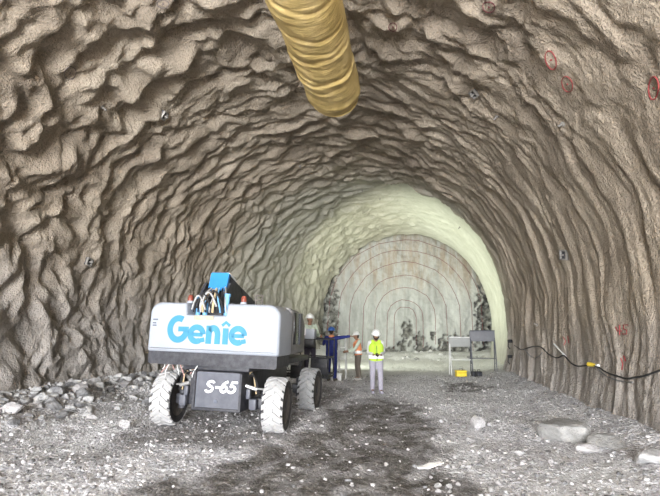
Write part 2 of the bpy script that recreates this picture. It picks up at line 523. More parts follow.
pale = np.maximum(pale, .85 * seg_mask(GX, GY, [(8.5, 2.6, 3.4), (10, 2.3, 4.6), (13, 2.2, 5.4), (16, 1.6, 5.6), (18, 1.0, 5.6)], .4) * sstep(8.6, 9.6, GY) * sstep(18.5, 17.5, GY) * sstep(-.35, .05, perlin(GX / .8, GY / 1.1, 64)) * (1 - wet_dark))
pale = np.maximum(pale, .7 * seg_mask(GX, GY, [(6.5, -4.6, -3.2), (9, -5.2, -3.4), (12, -5.2, -3.8)], .5) * sstep(6.6, 7.6, GY) * sstep(12.5, 11.5, GY) * sstep(-.25, .2, perlin(GX / .6, GY / .8, 65)))
fl = link('floor', grid_mesh('floor', np.stack([GX, GY, GZ], -1), 'floor', {'wet_dark': np.clip(wet_dark, 0, 1), 'pale': np.clip(pale, 0, 1)}))
tag(fl, 'rutted grey ground of crushed rock on the tunnel bottom', kind='structure')

def ground(x, y):
    return float(floor_h(x, y) + floor_fine(x, y))

# ray helpers: where a line of sight meets the built lining
def quads(P, step=1):
    r, c, _ = P.shape
    idx = np.arange(r * c).reshape(r, c)
    q = np.stack([idx[:-1, :-1], idx[:-1, 1:], idx[1:, 1:], idx[1:, :-1]], -1).reshape(-1, 4)
    return P.reshape(-1, 3).tolist(), q.tolist()
sel = ys >= 5.3
BV = BVHTree.FromPolygons(*quads(P[sel]))
BF = BVHTree.FromPolygons(*quads(np.stack([FX, FYv, FZ], -1)))
def sight(px, py):
    d = Vector(((px - 330) / FPX, 0, 0)) + Vector((0, math.cos(PITCH), math.sin(PITCH))) + Vector((0, -math.sin(PITCH), math.cos(PITCH))) * ((248 - py) / FPX)
    return d.normalized()
def wall_at(px, py, tree=BV):
    d = sight(px, py)
    loc, nrm, _, _ = tree.ray_cast(Vector((0, 0, CAM_H)), d)
    if loc is None:
        return None, None
    if nrm.dot(d) > 0:
        nrm = -nrm
    return loc, nrm
def on_floor(px, py):
    d = sight(px, py)
    p = Vector((0, 0, CAM_H)); t = CAM_H / -d.z
    for _ in range(12):
        q = p + d * t
        t += (ground(q.x, q.y) - q.z) / d.z * .7
    q = p + d * t
    return q.x, q.y

# ------------------------------------------------------------------ boom lift
MX, MY, HEAD = -1.69, 9.85, math.radians(11)
lift = thing('boom_lift', 'white and blue telescopic boom lift with dusty tyres parked in the tunnel', 'boom lift', (MX, MY, .085), -HEAD)
lift.rotation_euler = (0, math.radians(2.0), -HEAD)

def tyre_set(x, y, steer, tread_mat, outer):
    """outer: +1 when the outer side faces +x"""
    R, W = .455, .36
    t = MB()
    prof = [(.28, -W * .42), (.33, -W * .5), (.405, -W * .49), (.425, -W * .40), (.425, W * .40), (.405, W * .49), (.33, W * .5), (.28, W * .42)]
    t.lathe(prof + [prof[0]], 40, 'X')
    t.v = t.v; t.f = t.f[:-2]
    tire = t.build('tire', 'black_rubber', lift, angle=35)
    tire.location = (x, y, R - .02); tire.rotation_euler = (0, 0, steer)
    g = MB()
    g.lathe([(.418, -W * .40), (.430, -W * .36), (.432, W * .36), (.418, W * .40)], 40, 'X')
    g.f = g.f[:-2]
    n = 20
    for side in (-1, 1):
        for k in range(n):
            a0 = 2 * math.pi * (k + (.5 if side > 0 else 0)) / n
            vs = []
            for (xx, lag, th, r0, r1) in ((-.015, 0, .105, .425, .463), (W * .20, .13, .105, .425, .463), (W * .38, .25, .105, .425, .46), (W * .49, .30, .105, .405, .445)):
                for r in (r0, r1):
                    for s_ in (-1, 1):
                        a = a0 + lag + s_ * th * (1 if r == r0 else .82)
                        vs.append((side * xx, r * math.cos(a), r * math.sin(a)))
            fs = []
            for j in range(3):
                b = j * 4; c = b + 4
                fs += [(b, b + 1, c + 1, c), (b + 2, c + 2, c + 3, b + 3), (b, c, c + 2, b + 2), (b + 1, b + 3, c + 3, c + 1)]
            fs += [(0, 2, 3, 1), (12, 13, 15, 14)]
            g.add(vs, fs)
    g.build('tread', tread_mat, tire, angle=30)
    r = MB()
    for s_ in (outer, -outer):
        dish = .06 if s_ == outer else .12
        e = W * .42
        r.lathe([(.29, s_ * e), (.305, s_ * (e + .012)), (.28, s_ * (e + .005)), (.265, s_ * (e - .02)), (.26, s_ * (e - dish)), (.17, s_ * (e - dish - .02)), (.0, s_ * (e - dish - .02))], 32, 'X')
    r.build('rim', 'rim_steel', tire)
    h = MB()
    e = outer * (W * .42 - .075)
    h.lathe([(.13, e - outer * .02), (.125, e + outer * .05), (.09, e + outer * .075), (0.0, e + outer * .078)], 20, 'X')
    h.build('hub', 'dark_steel', tire)
    nb = MB(); nb.lathe([(.016, 0), (.016, outer * .03), (.0, outer * .032)], 6, 'X'); nm_ = nb.mesh('lug_nut', 'silver')
    for k in range(9):
        a = 2 * math.pi * k / 9
        link('lug_nut', nm_, tire).location = (e - outer * .005, .155 * math.cos(a), .155 * math.sin(a))
    return tire

tyre_set(-1.00, -1.10, math.radians(4), 'dusty_tread', -1)
tyre_set(1.00, -1.10, math.radians(5), 'dusty_tread', 1)
tyre_set(-1.02, 1.25, 0, 'shaded_tread', -1)
tyre_set(1.02, 1.25, 0, 'shaded_tread', 1)

# chassis
ch = MB()
ch.box(-.42, .42, -1.55, 1.45, .48, .98, .03)
ch.box(-.40, .40, -1.2, -1.2 + .35, .36, .50, .02)
ch.box(-.40, .40, 1.1, 1.4, .36, .50, .02)
chassis = ch.build('chassis', 'dark_steel', lift)
NXC, NY = .09, -1.56
fp = MB()
fp.prism([(NXC - .41, .38), (NXC + .41, .38), (NXC + .41, .93), (NXC + .36, .965), (NXC - .36, .965), (NXC - .41, .93)], NY, NY + .40, 'XZ')
nose = fp.build('axle_housing', 'plate_grey', lift)
for q, nm in ((-1, 'edge_frame'), (1, 'edge_frame')):
    e_ = MB(); xa = NXC + q * .41
    e_.prism([(xa - .02, .36), (xa + .02, .36), (xa + .02, .95), (xa - .02, .98)], NY - .035, NY + .42, 'XZ'); e_.build(nm, 'dark_steel', nose)
e_ = MB(); e_.box(NXC - .42, NXC + .42, NY - .03, NY + .40, .345, .39, .008); e_.build('bottom_frame', 'dark_steel', nose)
m_ = MB(); m_.lathe([(.035, 0), (.035, -.012), (.02, -.02), (0, -.02)], 14, 'Y', Matrix.Translation((NXC - .02, NY, .50))); m_.build('pin_cap', 'grey_decal', nose)
# axle, knuckles, steering links
for yy in (-1.10, 1.25):
    ax = MB(); ax.box(-.84, .84, yy - .11, yy + .11, .36, .54, .02); axo = ax.build('axle', 'dark_steel', lift)
    for s_ in (-1, 1):
        kp_ = MB(); kp_.lathe([(.065, .28), (.065, .66), (.05, .68), (0, .68)], 12, 'Z', Matrix.Translation((s_ * .76, yy, 0))); kp_.build('kingpin', 'dark_steel', axo)
for s_ in (-1, 1):
    k = MB()
    k.box(.58, .70, -1.36, -1.22, .36, .54, .02); k.box(.53, .60, -1.40, -1.30, .54, .70, .01)
    k.v = [(p[0] * s_, p[1], p[2]) for p in k.v]
    k.build('steering_knuckle', 'plate_grey', lift)
    c = MB(); c.tube([(s_ * .50, -1.38, .76), (s_ * .70, -1.34, .70)], .032, 10); c.tube([(s_ * .66, -1.36, .72), (s_ * .80, -1.28, .70)], .016, 8)
    c.build('steering_cylinder', 'silver', lift)
    for q in range(3):
        h = MB(); pts = [(s_ * (.50 + .02 * q), -1.20 - .05 * q, .90), (s_ * (.56 + .04 * q), -1.3 - .04 * q, 1.00 - .03 * q), (s_ * (.64 + .03 * q), -1.34, .90 - .05 * q), (s_ * (.68 + .03 * q), -1.3, .62)]
        pp = []
        for i in range(len(pts) - 1):
            for u in range(4):
                pp.append(Vector(pts[i]).lerp(Vector(pts[i + 1]), u / 4))
        h.tube(pp + [Vector(pts[-1])], .013, 6); h.build('hydraulic_hose', 'black_hose' if q else 'tan_hose', lift)
for k in range(9):
    x = -1.02 + .085 * k; pts = []
    for i in range(7):
        u = i / 6
        pts.append((x + .05 * math.sin(3 * u + k), -1.50 + .06 * math.sin(k * 2 + u * 2), 1.12 - (.16 + .05 * (k % 3)) * u))
    h = MB(); h.tube(pts, .008, 5); h.build('loose_wire', 'pink_wire' if k % 2 else 'pale_tube', lift)
# turntable bearing and deck
tt = MB()
tt.lathe([(.62, .96), (.62, 1.06), (.55, 1.08), (.55, 1.12)], 32, 'Z', Matrix.Translation((0, 0, 0)))
tt.box(-1.05, 1.08, -1.35, .75, 1.10, 1.20, .02)
tt.build('turntable_deck', 'dark_steel', lift)

def rounded_slab(x0, x1, z0, z1, rad_tl, rad_tr, rad_b, notch=None):
    """outline in XZ with rounded corners; notch = (xa, xb, depth) cut into the top edge"""
    def arc(cx_, cz, r, a0, a1, n=8):
        return [(cx_ + r * math.cos(math.radians(a0 + (a1 - a0) * i / n)), cz + r * math.sin(math.radians(a0 + (a1 - a0) * i / n))) for i in range(n + 1)]
    p = arc(x0 + rad_b, z0 + rad_b, rad_b, 180, 270, 4) + arc(x1 - rad_b, z0 + rad_b, rad_b, 270, 360, 4)
    p += arc(x1 - rad_tr, z1 - rad_tr, rad_tr, 0, 90)
    if notch:
        p += [(notch[1], z1), (notch[1] - .02, z1 - notch[2]), (notch[0] + .02, z1 - notch[2]), (notch[0], z1)]
    p += arc(x0 + rad_tl, z1 - rad_tl, rad_tl, 90, 180)
    return p

# white rear cover: bulged shell with a notch for the boom
def bulged_cover(poly, y0, y1, bev):
    b = bmesh.new()
    vs = [b.verts.new((x, y0, z)) for x, z in poly]
    f = b.faces.new(vs)
    r = bmesh.ops.extrude_face_region(b, geom=[f])
    nv = [v for v in r['geom'] if isinstance(v, bmesh.types.BMVert)]
    for v in nv:
        v.co.y = y1
    front = [e for e in b.edges if all(abs(v.co.y - y0) < 1e-6 for v in e.verts)]
    bmesh.ops.bevel(b, geom=front, offset=bev, segments=5, affect='EDGES', profile=.5)
    bmesh.ops.recalc_face_normals(b, faces=list(b.faces))
    return b
poly = rounded_slab(-1.19, 1.16, 1.27, 2.11, .20, .22, .05, (-.52, .22, .20))
cv = MB(); cv.bm(bulged_cover(poly, -1.72, -.98, .07))
cover = cv.build('rear_cover', 'white_paint', lift, angle=50)
# dark counterweight band under it
cw = MB(); cw.prism(rounded_slab(-1.16, 1.13, 1.07, 1.29, .03, .03, .04), -1.685, -.95, 'XZ'); cw.box(-.6, .6, -1.5, -.6, .985, 1.08, .02)
cw.build('counterweight', 'dark_steel', lift)
# side covers with hatch
for s_ in (-1, 1):
    sc_ = MB()
    b = bulged_cover([(-1.00, 1.26), (.0, 1.26), (.08, 1.34), (.09, 1.74), (.02, 1.90), (-.16, 2.02), (-.45, 2.075), (-1.00, 2.10)], 0, .60, .11)
    # local (a,b,c): a along the machine, c up; turned so the bulge looks outward
    M = Matrix(((0, -s_, 0, s_ * 1.16), (1, 0, 0, 0), (0, 0, 1, 0), (0, 0, 0, 1)))
    for v in b.verts:
        v.co = M @ v.co
    bmesh.ops.recalc_face_normals(b, faces=list(b.faces))
    sc_.bm(b)
    side = sc_.build('side_cover', 'grey_cover', lift, angle=40)
    hp = MB(); hp.box(s_ * 1.155, s_ * 1.175, -.86, -.52, 1.45, 2.02, .008); hp.build('vent_opening', 'glass_dark', side)
    hq = MB(); hq.box(s_ * 1.155, s_ * 1.180, -.48, -.30, 1.44, 2.02, .008); hq.build('latch_panel', 'plate_grey', side)
    hr = MB(); hr.tube([(s_ * 1.19, -.14, 1.62), (s_ * 1.20, -.14, 1.64), (s_ * 1.20, -.14, 1.74), (s_ * 1.19, -.14, 1.76)], .012, 6); hr.build('handle', 'silver', side)

# riser plates that carry the boom foot
for x in (-.44, .02):
    r = MB(); r.prism([(-1.55, 1.2), (-.2, 1.2), (-.2, 1.9), (-.8, 2.50), (-1.2, 2.50), (-1.45, 2.20)], x - .025, x + .025, 'YZ')
    r.build('riser_plate', 'dark_steel', lift)
fb = MB(); fb.box(-.50, .22, -1.42, -1.36, 1.35, 2.14, .01); fb.build('bulkhead', 'black_hose', lift)
# boom: slopes down, away from the counterweight
B0 = Vector((-.17, -1.22, 2.48)); BD = Vector((.02, math.cos(math.radians(16.5)), -math.sin(math.radians(16.5)))).normalized()
def boom_frame(p):
    yv = BD; xv = Vector((1, 0, 0)); xv = (xv - yv * xv.dot(yv)).normalized(); zv = xv.cross(yv)
    return Matrix(((xv.x, yv.x, zv.x, p.x), (xv.y, yv.y, zv.y, p.y), (xv.z, yv.z, zv.z, p.z), (0, 0, 0, 1)))
BM_ = boom_frame(B0)
bo = MB(); bo.box(-.165, .165, .02, 4.3, -.28, .19, .025, mat=BM_); boom = bo.build('boom', 'dark_steel', lift)
b2 = MB(); b2.box(-.15, .15, 4.2, 5.3, -.25, .15, .02, mat=BM_); b2.build('inner_boom', 'pale_tube', boom)
capm = MB()
capm.prism([(-.175, -.13), (.175, -.13), (.175, .19), (.16, .205), (-.16, .205), (-.175, .19)], -.045, .02, 'XZ', mat=BM_)
capm.build('end_cap', 'blue_paint', boom)
for x in (-.175, .152):
    c3 = MB(); c3.box(x, x + .023, -.03, .05, -.46, -.13, .004, mat=BM_); c3.build('cap_bracket', 'pale_tube', boom)
c4 = MB(); c4.box(-.175, .175, -.02, .35, .195, .22, .008, mat=BM_); c4.build('top_plate', 'pale_tube', boom)
# blue lift cylinders and struts standing in the notch
for x, zt in ((-.40, 2.18), (.12, 2.24), (-.27, 2.12)):
    p = MB(); p.tube([(x, -1.50, 1.9), (x + .01, -1.50, zt)], .042, 10); p.lathe([(.055, 0), (.055, .05), (0, .05)], 10, 'Z', Matrix.Translation((x + .01, -1.50, zt)))
    p.build('strut', 'sky_blue', lift)
hm = ['black_hose', 'black_hose', 'silver', 'tan_hose', 'black_hose', 'silver', 'tan_hose', 'black_hose', 'sky_blue', 'black_hose', 'silver']
for k in range(11):
    x = -.46 + k * .062
    top = 2.36 + .06 * random.random(); out = -1.54 - .06 * random.random()
    pts = []
    for i in range(11):
        u = i / 10
        pts.append((x + (-.14 - x) * .55 * u ** 2 + .02 * math.sin(k + u * 4), out + .18 * u ** 2 - .05 * math.sin(u * math.pi), 1.96 + (top - 1.96) * u))
    h = MB(); h.tube(pts, .014 if hm[k] != 'tan_hose' else .02, 7); h.build('hydraulic_hose', hm[k], lift)
for k in range(4):
    h = MB(); pts = []
    x0, x1 = -.47 + .08 * k, -.22 + .10 * k
    for i in range(13):
        u = i / 12
        pts.append((x0 + (x1 - x0) * u, -1.60 - .04 * math.sin(u * math.pi), 2.00 + .24 * math.sin(u * math.pi) + .03 * k))
    h.tube(pts, .016, 7); h.build('looped_hose', 'black_hose' if k % 2 else 'silver', lift)
# beacons
for x in (-.60, .40):
    bcn = MB(); bcn.lathe([(.06, 2.10), (.06, 2.15), (.045, 2.16)], 14, 'Z', Matrix.Translation((x, -1.42, 0)))
    bo_ = bcn.build('beacon_base', 'white_paint', lift)
    l = MB(); l.lathe([(.048, 2.16), (.05, 2.215), (.035, 2.26), (0, 2.265)], 14, 'Z', Matrix.Translation((x, -1.42, 0))); l.build('beacon_lens', 'red_lens', bo_)
# small bracket on the cover top
br = MB()
for x in (.50, .62):
    br.tube([(x, -1.10, 2.08), (x, -1.10, 2.30)], .014, 8)
br.tube([(.50, -1.10, 2.30), (.62, -1.10, 2.30)], .014, 8); br.tube([(.50, -1.10, 2.22), (.62, -1.10, 2.22)], .012, 8)
br.build('guard_bracket', 'rim_steel', lift)

# --- lettering on the white cover
def stroke(pts, w_, closed=False):
    """flat ribbon along a polyline in (x, z); returns verts/faces of a thin slab"""
    pts = [Vector((a, b)) for a, b in pts]
    n = len(pts); L = []; Rr = []
    for i, p in enumerate(pts):
        if closed:
            d = pts[(i + 1) % n] - pts[i - 1]
        else:
            d = pts[min(i + 1, n - 1)] - pts[max(i - 1, 0)]
        d.normalize(); q = Vector((-d.y, d.x)) * w_ / 2
        L.append(p + q); Rr.append(p - q)
    vs = []; fs = []
    for y in (0, -.006):
        for a, b in zip(L, Rr):
            vs += [(a.x, y, a.y), (b.x, y, b.y)]
    m = 2 * n
    rng = n if closed else n - 1
    for i in range(rng):
        j = (i + 1) % n
        a, b, c, d = 2 * i, 2 * i + 1, 2 * j + 1, 2 * j
        fs += [(a, b, c, d), (m + a, m + d, m + c, m + b), (a, d, m + d, m + a), (b, m + b, m + c, c)]
    if not closed:
        fs += [(0, m, m + 1, 1), (2 * n - 2, 2 * n - 1, m + 2 * n - 1, m + 2 * n - 2)]
    return vs, fs
def arcp(cx_, cz, rx, rz, a0, a1, n=20):
    return [(cx_ + rx * math.cos(math.radians(a0 + (a1 - a0) * i / n)), cz + rz * math.sin(math.radians(a0 + (a1 - a0) * i / n))) for i in range(n + 1)]
LW = .108
LX, LZ = -.81, 1.435                                          # left end and baseline of the word
logo = link('company_lettering', None, lift); logo.location = (0, -1.722, 0)
def letter(nm, strokes):
    g = MB()
    for st, w_ in strokes:
        vs, fs = stroke(st, w_)
        g.add([(LX + v[0] * .93, v[1], LZ + v[2] * .97) for v in vs], fs)
    g.build(nm, 'logo_blue', logo, smooth=False)
letter('letter_g', [(arcp(.20, .235, .165, .185, 62, 270, 22) + arcp(.20, .235, .165, .185, 270, 352, 8), LW), ([(.20, .235), (.405, .235)], LW * .8)])
def small_e(x):
    return [(arcp(x + .135, .155, .125, .12, 0, 300, 24), LW * .92), ([(x + .02, .150), (x + .255, .150)], LW * .62), ([(x + .20, .05), (x + .29, .07)], LW * .7)]
letter('letter_e', small_e(.43))
letter('letter_n', [([(.80, -.0), (.80, .31)], LW), (arcp(.885, .155, .085, .115, 150, 0, 12) + [(.97, .0)], LW)])
letter('letter_i', [([(1.12, 0), (1.12, .275)], LW), ([(1.045, .315), (1.12, .375), (1.195, .315)], LW * .5)])
letter('letter_e', small_e(1.22))

def text_mesh(s, size, mat, name, shear=0, bold=0.0, depth=.003):
    cu = bpy.data.curves.new(name, 'FONT'); cu.body = s; cu.size = size; cu.shear = shear; cu.offset = bold; cu.extrude = depth; cu.align_x = 'CENTER'; cu.align_y = 'CENTER'
    ob = bpy.data.objects.new(name, cu); COL.objects.link(ob)
    dg = bpy.context.evaluated_depsgraph_get(); dg.update()
    me = bpy.data.meshes.new_from_object(ob.evaluated_get(dg))
    bpy.data.objects.remove(ob); me.materials.clear(); me.materials.append(MATS[mat])
    return me
model = link('model_lettering', None, nose); model.location = (NXC + .02, NY - .002, .735)
def digit(nm, strokes, x0):
    g = MB()
    for st, w_ in strokes:
        vs, fs = stroke([(x0 + (a + .28 * b) * 1.25, (b - .085) * 1.12) for a, b in st], w_)
        g.add(vs, fs)
    g.build(nm, 'white_letter', model, smooth=False)
digit('letter_s', [(arcp(.055, .126, .043, .033, 15, 262, 14) + arcp(.055, .045, .046, .040, 82, -165, 14), .040)], -.255)
digit('hyphen', [([(.01, .075), (.07, .075)], .038)], -.10)
digit('digit_six', [(arcp(.055, .052, .040, .040, 0, 360, 20), .038), (arcp(.095, .06, .082, .105, 178, 100, 12), .040)], .005)
digit('digit_five', [([(.105, .158), (.03, .158)], .036), ([(.034, .172), (.026, .085)], .036), (arcp(.05, .056, .048, .045, 125, -155, 16), .039)], .145)
d_ = MB(); d_.box(-.36, .0, -1.728, -1.715, 1.825, 1.895, .002); d_.build('tan_sticker', 'tan_decal', cover)
for z, wd in ((1.80, .09), (1.74, .06), (1.70, .07)):
    d_ = MB(); d_.box(-1.11, -1.11 + wd, -1.726, -1.715, z, z + .022, .001); d_.build('small_print', 'grey_decal', cover)

# --- platform at the boom tip
tip = BM_ @ Vector((0, 5.3, -.05))
PFZ = .36
jb = MB(); jb.tube([tip, tip + Vector((0, .35, -.18))], .09, 10); jb.box(tip.x - .16, tip.x + .16, tip.y + .2, tip.y + .55, PFZ + .0, tip.z - .02, .02)
jb.build('platform_rotator', 'dark_steel', lift)
px0, px1, py0, py1 = tip.x - .80, tip.x + .85, tip.y + .55, tip.y + 1.40
pf = MB(); pf.box(px0, px1, py0, py1, PFZ, PFZ + .05, .01)
for i in range(9):
    xx = px0 + .1 + i * (px1 - px0 - .2) / 8
    pf.box(xx - .01, xx + .01, py0 + .03, py1 - .03, PFZ + .05, PFZ + .065)
plat = pf.build('platform', 'dark_steel', lift)
def rail(pts, r=.02, mat='dark_steel', nm='rail'):
    t = MB(); t.tube(pts, r, 8); t.build(nm, mat, plat)
for z in (PFZ + .10, PFZ + .58, PFZ + 1.10):
    rail([(px0, py0, z), (px1, py0, z)]); rail([(px0, py1, z), (px1, py1, z)])
    rail([(px0, py0, z), (px0, py1, z)]); rail([(px1, py0, z), (px1, py1, z)])
for x in (px0, (px0 + px1) / 2, px1):
    for y in (py0, py1):
        rail([(x, y, PFZ), (x, y, PFZ + 1.10)], .022, nm='post')
kp = MB(); kp.box(px1 - .50, px1 - .02, py0 - .03, py0 + .01, PFZ + .12, PFZ + .56, .01); kp.build('gate_panel', 'dark_steel', plat)
# control console: white upper half, black lower half, red label
cxm = px0 + .97
cb = MB(); cb.box(cxm - .34, cxm + .30, py0 - .20, py0 + .06, PFZ + 1.10, PFZ + 1.38, .02); con = cb.build('control_console', 'white_paint', lift)
cb = MB(); cb.box(cxm - .33, cxm + .29, py0 - .19, py0 + .05, PFZ + .86, PFZ + 1.11, .02); cb.build('console_base', 'black_hose', con)
cb = MB(); cb.box(cxm - .24, cxm + .02, py0 - .215, py0 - .20, PFZ + 1.19, PFZ + 1.30, .002); cb.build('red_label_plate', 'red_label', con)
cb = MB(); cb.box(cxm - .20, cxm - .02, py0 - .219, py0 - .214, PFZ + 1.225, PFZ + 1.265, .001); cb.build('label_print', 'white_letter', con)

def lift_world(p):
    M = Matrix.Translation(lift.location) @ lift.rotation_euler.to_matrix().to_4x4()
    return M @ Vector(p)

# ------------------------------------------------------------------ people
def remeshed(mb, name, mat, voxel, parent, smooth_it=4):
    me = bpy.data.meshes.new(name); me.from_pydata(mb.v, [], mb.f)
    b = bmesh.new(); b.from_mesh(me); bmesh.ops.recalc_face_normals(b, faces=list(b.faces)); b.to_mesh(me); b.free()
    ob = bpy.data.objects.new(name, me); COL.objects.link(ob)
    md = ob.modifiers.new('r', 'REMESH'); md.mode = 'VOXEL'; md.voxel_size = voxel
    if smooth_it:
        ms = ob.modifiers.new('s', 'SMOOTH'); ms.factor = .5; ms.iterations = smooth_it
    dg = bpy.context.evaluated_depsgraph_get(); dg.update()
    m2 = bpy.data.meshes.new_from_object(ob.evaluated_get(dg)); m2.name = name
    bpy.data.objects.remove(ob)
    m2.materials.clear()
    finish(m2, mat, True, None)
    return link(name, m2, parent)

def person(label, loc, yaw, J, scale=1.0, skin='skin', shirt='shirt_white', trousers='trousers_grey', vest=None, hat='hat_white', boot='boot', beard=False, head_pitch=0, head_yaw=0, stripe=True, collar=None):
    """figure faces -Y; J overrides joints"""
    root = thing('person', label, 'person', loc, yaw); root.scale = (scale,) * 3
    D = dict(hipL=(.095, 0, .92), hipR=(-.095, 0, .92), kneeL=(.11, -.03, .50), kneeR=(-.11, -.03, .50), ankL=(.115, .02, .09), ankR=(-.115, .02, .09),
             pel=(0, 0, .96), chest=(0, -.01, 1.26), neck=(0, .01, 1.45), head=(0, -.015, 1.60), shL=(.185, 0, 1.39), shR=(-.185, 0, 1.39),
             elL=(.26, .03, 1.12), elR=(-.26, .03, 1.12), wrL=(.26, -.08, .90), wrR=(-.26, -.08, .90), handL=(.255, -.11, .81), handR=(-.255, -.11, .81),
             toeL=(.13, -.15, .04), toeR=(-.13, -.15, .04))
    D.update(J)
    K = {k: Vector(v) for k, v in D.items()}
    HM = Matrix.Translation(K['head']) @ Euler((head_pitch, 0, head_yaw)).to_matrix().to_4x4()
    def hp(x, y, z):
        return HM @ Vector((x, y, z))
    # body
    b = MB()
    b.ball(hp(0, .012, .035), .088, 14, (.9, 1.05, 1)); b.ball(hp(0, -.03, -.03), .066, 12, (.95, .95, 1.1)); b.ball(hp(0, -.045, -.075), .042, 10)
    b.capsule(hp(0, -.092, .015), .010, hp(0, -.108, -.028), .016, 8)
    for s_ in (-1, 1):
        b.ball(hp(s_ * .083, .012, -.005), .026, 8, (.45, .8, 1.2))
        b.ball(hp(s_ * .032, -.082, .028), .016, 8)
    b.capsule(hp(-.018, -.088, -.058), .010, hp(.018, -.088, -.058), .010, 8)
    b.capsule(K['neck'] - Vector((0, 0, .05)), .062, K['head'] - Vector((0, -.01, .06)), .052)
    for s_ in (-1, 1):
        b.capsule(K['pel'] + Vector((s_ * .07, 0, 0)), .105, K['chest'] + Vector((s_ * .075, 0, 0)), .11)
        b.capsule(K['chest'] + Vector((s_ * .075, 0, .02)), .105, K['shL' if s_ > 0 else 'shR'] - Vector((s_ * .05, 0, .01)), .06)
    b.capsule(K['neck'] - Vector((0, 0, .06)), .07, K['chest'], .09)
    for q in 'LR':
        b.capsule(K['sh' + q], .055, K['el' + q], .042); b.capsule(K['el' + q], .042, K['wr' + q], .030)
        b.capsule(K['hip' + q], .085, K['knee' + q], .056); b.capsule(K['knee' + q], .056, K['ank' + q], .042)
        b.capsule(K['ank' + q], .042, K['toe' + q], .035)
        # hand: palm, four fingers, thumb
        wv = K['wr' + q]; hv = K['hand' + q]; d = (hv - wv).normalized()
        inn = Vector((-1 if q == 'L' else 1, 0, 0))
        side = Vector((0, -1, 0)); side = (side - d * side.dot(d))
        if side.length < .2:
            side = Vector((0, 0, 1)) - d * d.z
        side.normalize(); pn = d.cross(side); pn = pn if pn.dot(inn) > 0 else -pn
        for i, ln in enumerate((.070, .080, .074, .058)):
            off = side * (.030 - .020 * i)
            k0 = wv + off * .6 + d * .015; k1 = wv + off + d * .092
            b.capsule(k0, .015, k1, .0125, 8)
            a1 = k1 + (d * .85 + pn * .35).normalized() * ln * .5
            a2 = a1 + (d * .55 + pn * .75).normalized() * ln * .5
            b.capsule(k1, .0112, a1, .0098, 8); b.capsule(a1, .0098, a2, .0085, 8)
        th0 = wv + side * .022 + d * .025; th1 = th0 + (side * .75 + d * .6 + pn * .25).normalized() * .045; th2 = th1 + (d * .85 + pn * .45 + side * .15).normalized() * .035
        b.capsule(th0, .014, th1, .012, 8); b.capsule(th1, .012, th2, .0095, 8)
    body = remeshed(b, 'body', skin, .0085, root, 2)
    e = MB()
    for s_ in (-1, 1):
        e.ball(hp(s_ * .032, -.094, .028), .009, 8)
    e.build('eyes', 'eye', body)
    mo = MB(); mo.capsule(hp(-.02, -.096, -.058), .004, hp(.02, -.096, -.058), .004, 6); mo.build('mouth', 'hair', body)
    # hair round the back of the head
    h = MB(); h.ball(hp(0, .035, .03), .087, 14, (.95, .95, .95)); h.ball(hp(0, .05, -.03), .06, 10)
    remeshed(h, 'hair', 'hair', .009, root, 2)
    if beard:
        h = MB(); h.ball(hp(0, -.052, -.082), .048, 10, (1.2, .9, .95))
        for s_ in (-1, 1):
            h.capsule(hp(s_ * .055, -.035, -.06), .030, hp(s_ * .072, -.01, 0), .014, 8)
        h.capsule(hp(-.025, -.094, -.043), .008, hp(.025, -.094, -.043), .008, 6)
        remeshed(h, 'beard', 'hair', .008, root, 2)
    # shirt with sleeves
    s = MB()
    for g in (-1, 1):
        s.capsule(K['pel'] + Vector((g * .075, 0, -.02)), .120, K['chest'] + Vector((g * .08, 0, 0)), .124)
        s.capsule(K['chest'] + Vector((g * .08, 0, .02)), .118, K['shL' if g > 0 else 'shR'] - Vector((g * .05, 0, .005)), .070)
    s.capsule(K['neck'] - Vector((0, 0, .055)), .072, K['chest'], .10)
    for q in 'LR':
        s.capsule(K['sh' + q], .068, K['el' + q], .057); s.capsule(K['el' + q], .056, K['wr' + q].lerp(K['el' + q], .12), .044)
    so = remeshed(s, 'shirt', shirt, .014, root, 4)
    if collar:
        c = MB(); c.lathe([(.085, -.02), (.10, 0), (.085, .035), (.075, .045)], 18, 'Z', Matrix.Translation(K['neck'] - Vector((0, .0, .015)))); c.build('collar', collar, so)
    # trousers
    t = MB()
    for g, q in ((1, 'L'), (-1, 'R')):
        t.capsule(K['pel'] + Vector((g * .07, 0, .02)), .118, K['hip' + q], .112)
        t.capsule(K['hip' + q], .110, K['knee' + q], .078); t.capsule(K['knee' + q], .078, K['ank' + q] + Vector((0, 0, .03)), .068)
    remeshed(t, 'trousers', trousers, .014, root, 4)
    for q in 'LR':
        f = MB(); f.capsule(K['ank' + q] + Vector((0, 0, .06)), .056, K['ank' + q] - Vector((0, 0, .03)), .056)
        f.capsule(K['ank' + q] - Vector((0, .0, .035)), .055, K['toe' + q], .044)
        f.capsule(K['ank' + q] - Vector((0, -.03, .045)), .045, K['toe' + q] - Vector((0, 0, .0)), .042)
        remeshed(f, 'boot', boot, .012, root, 3)
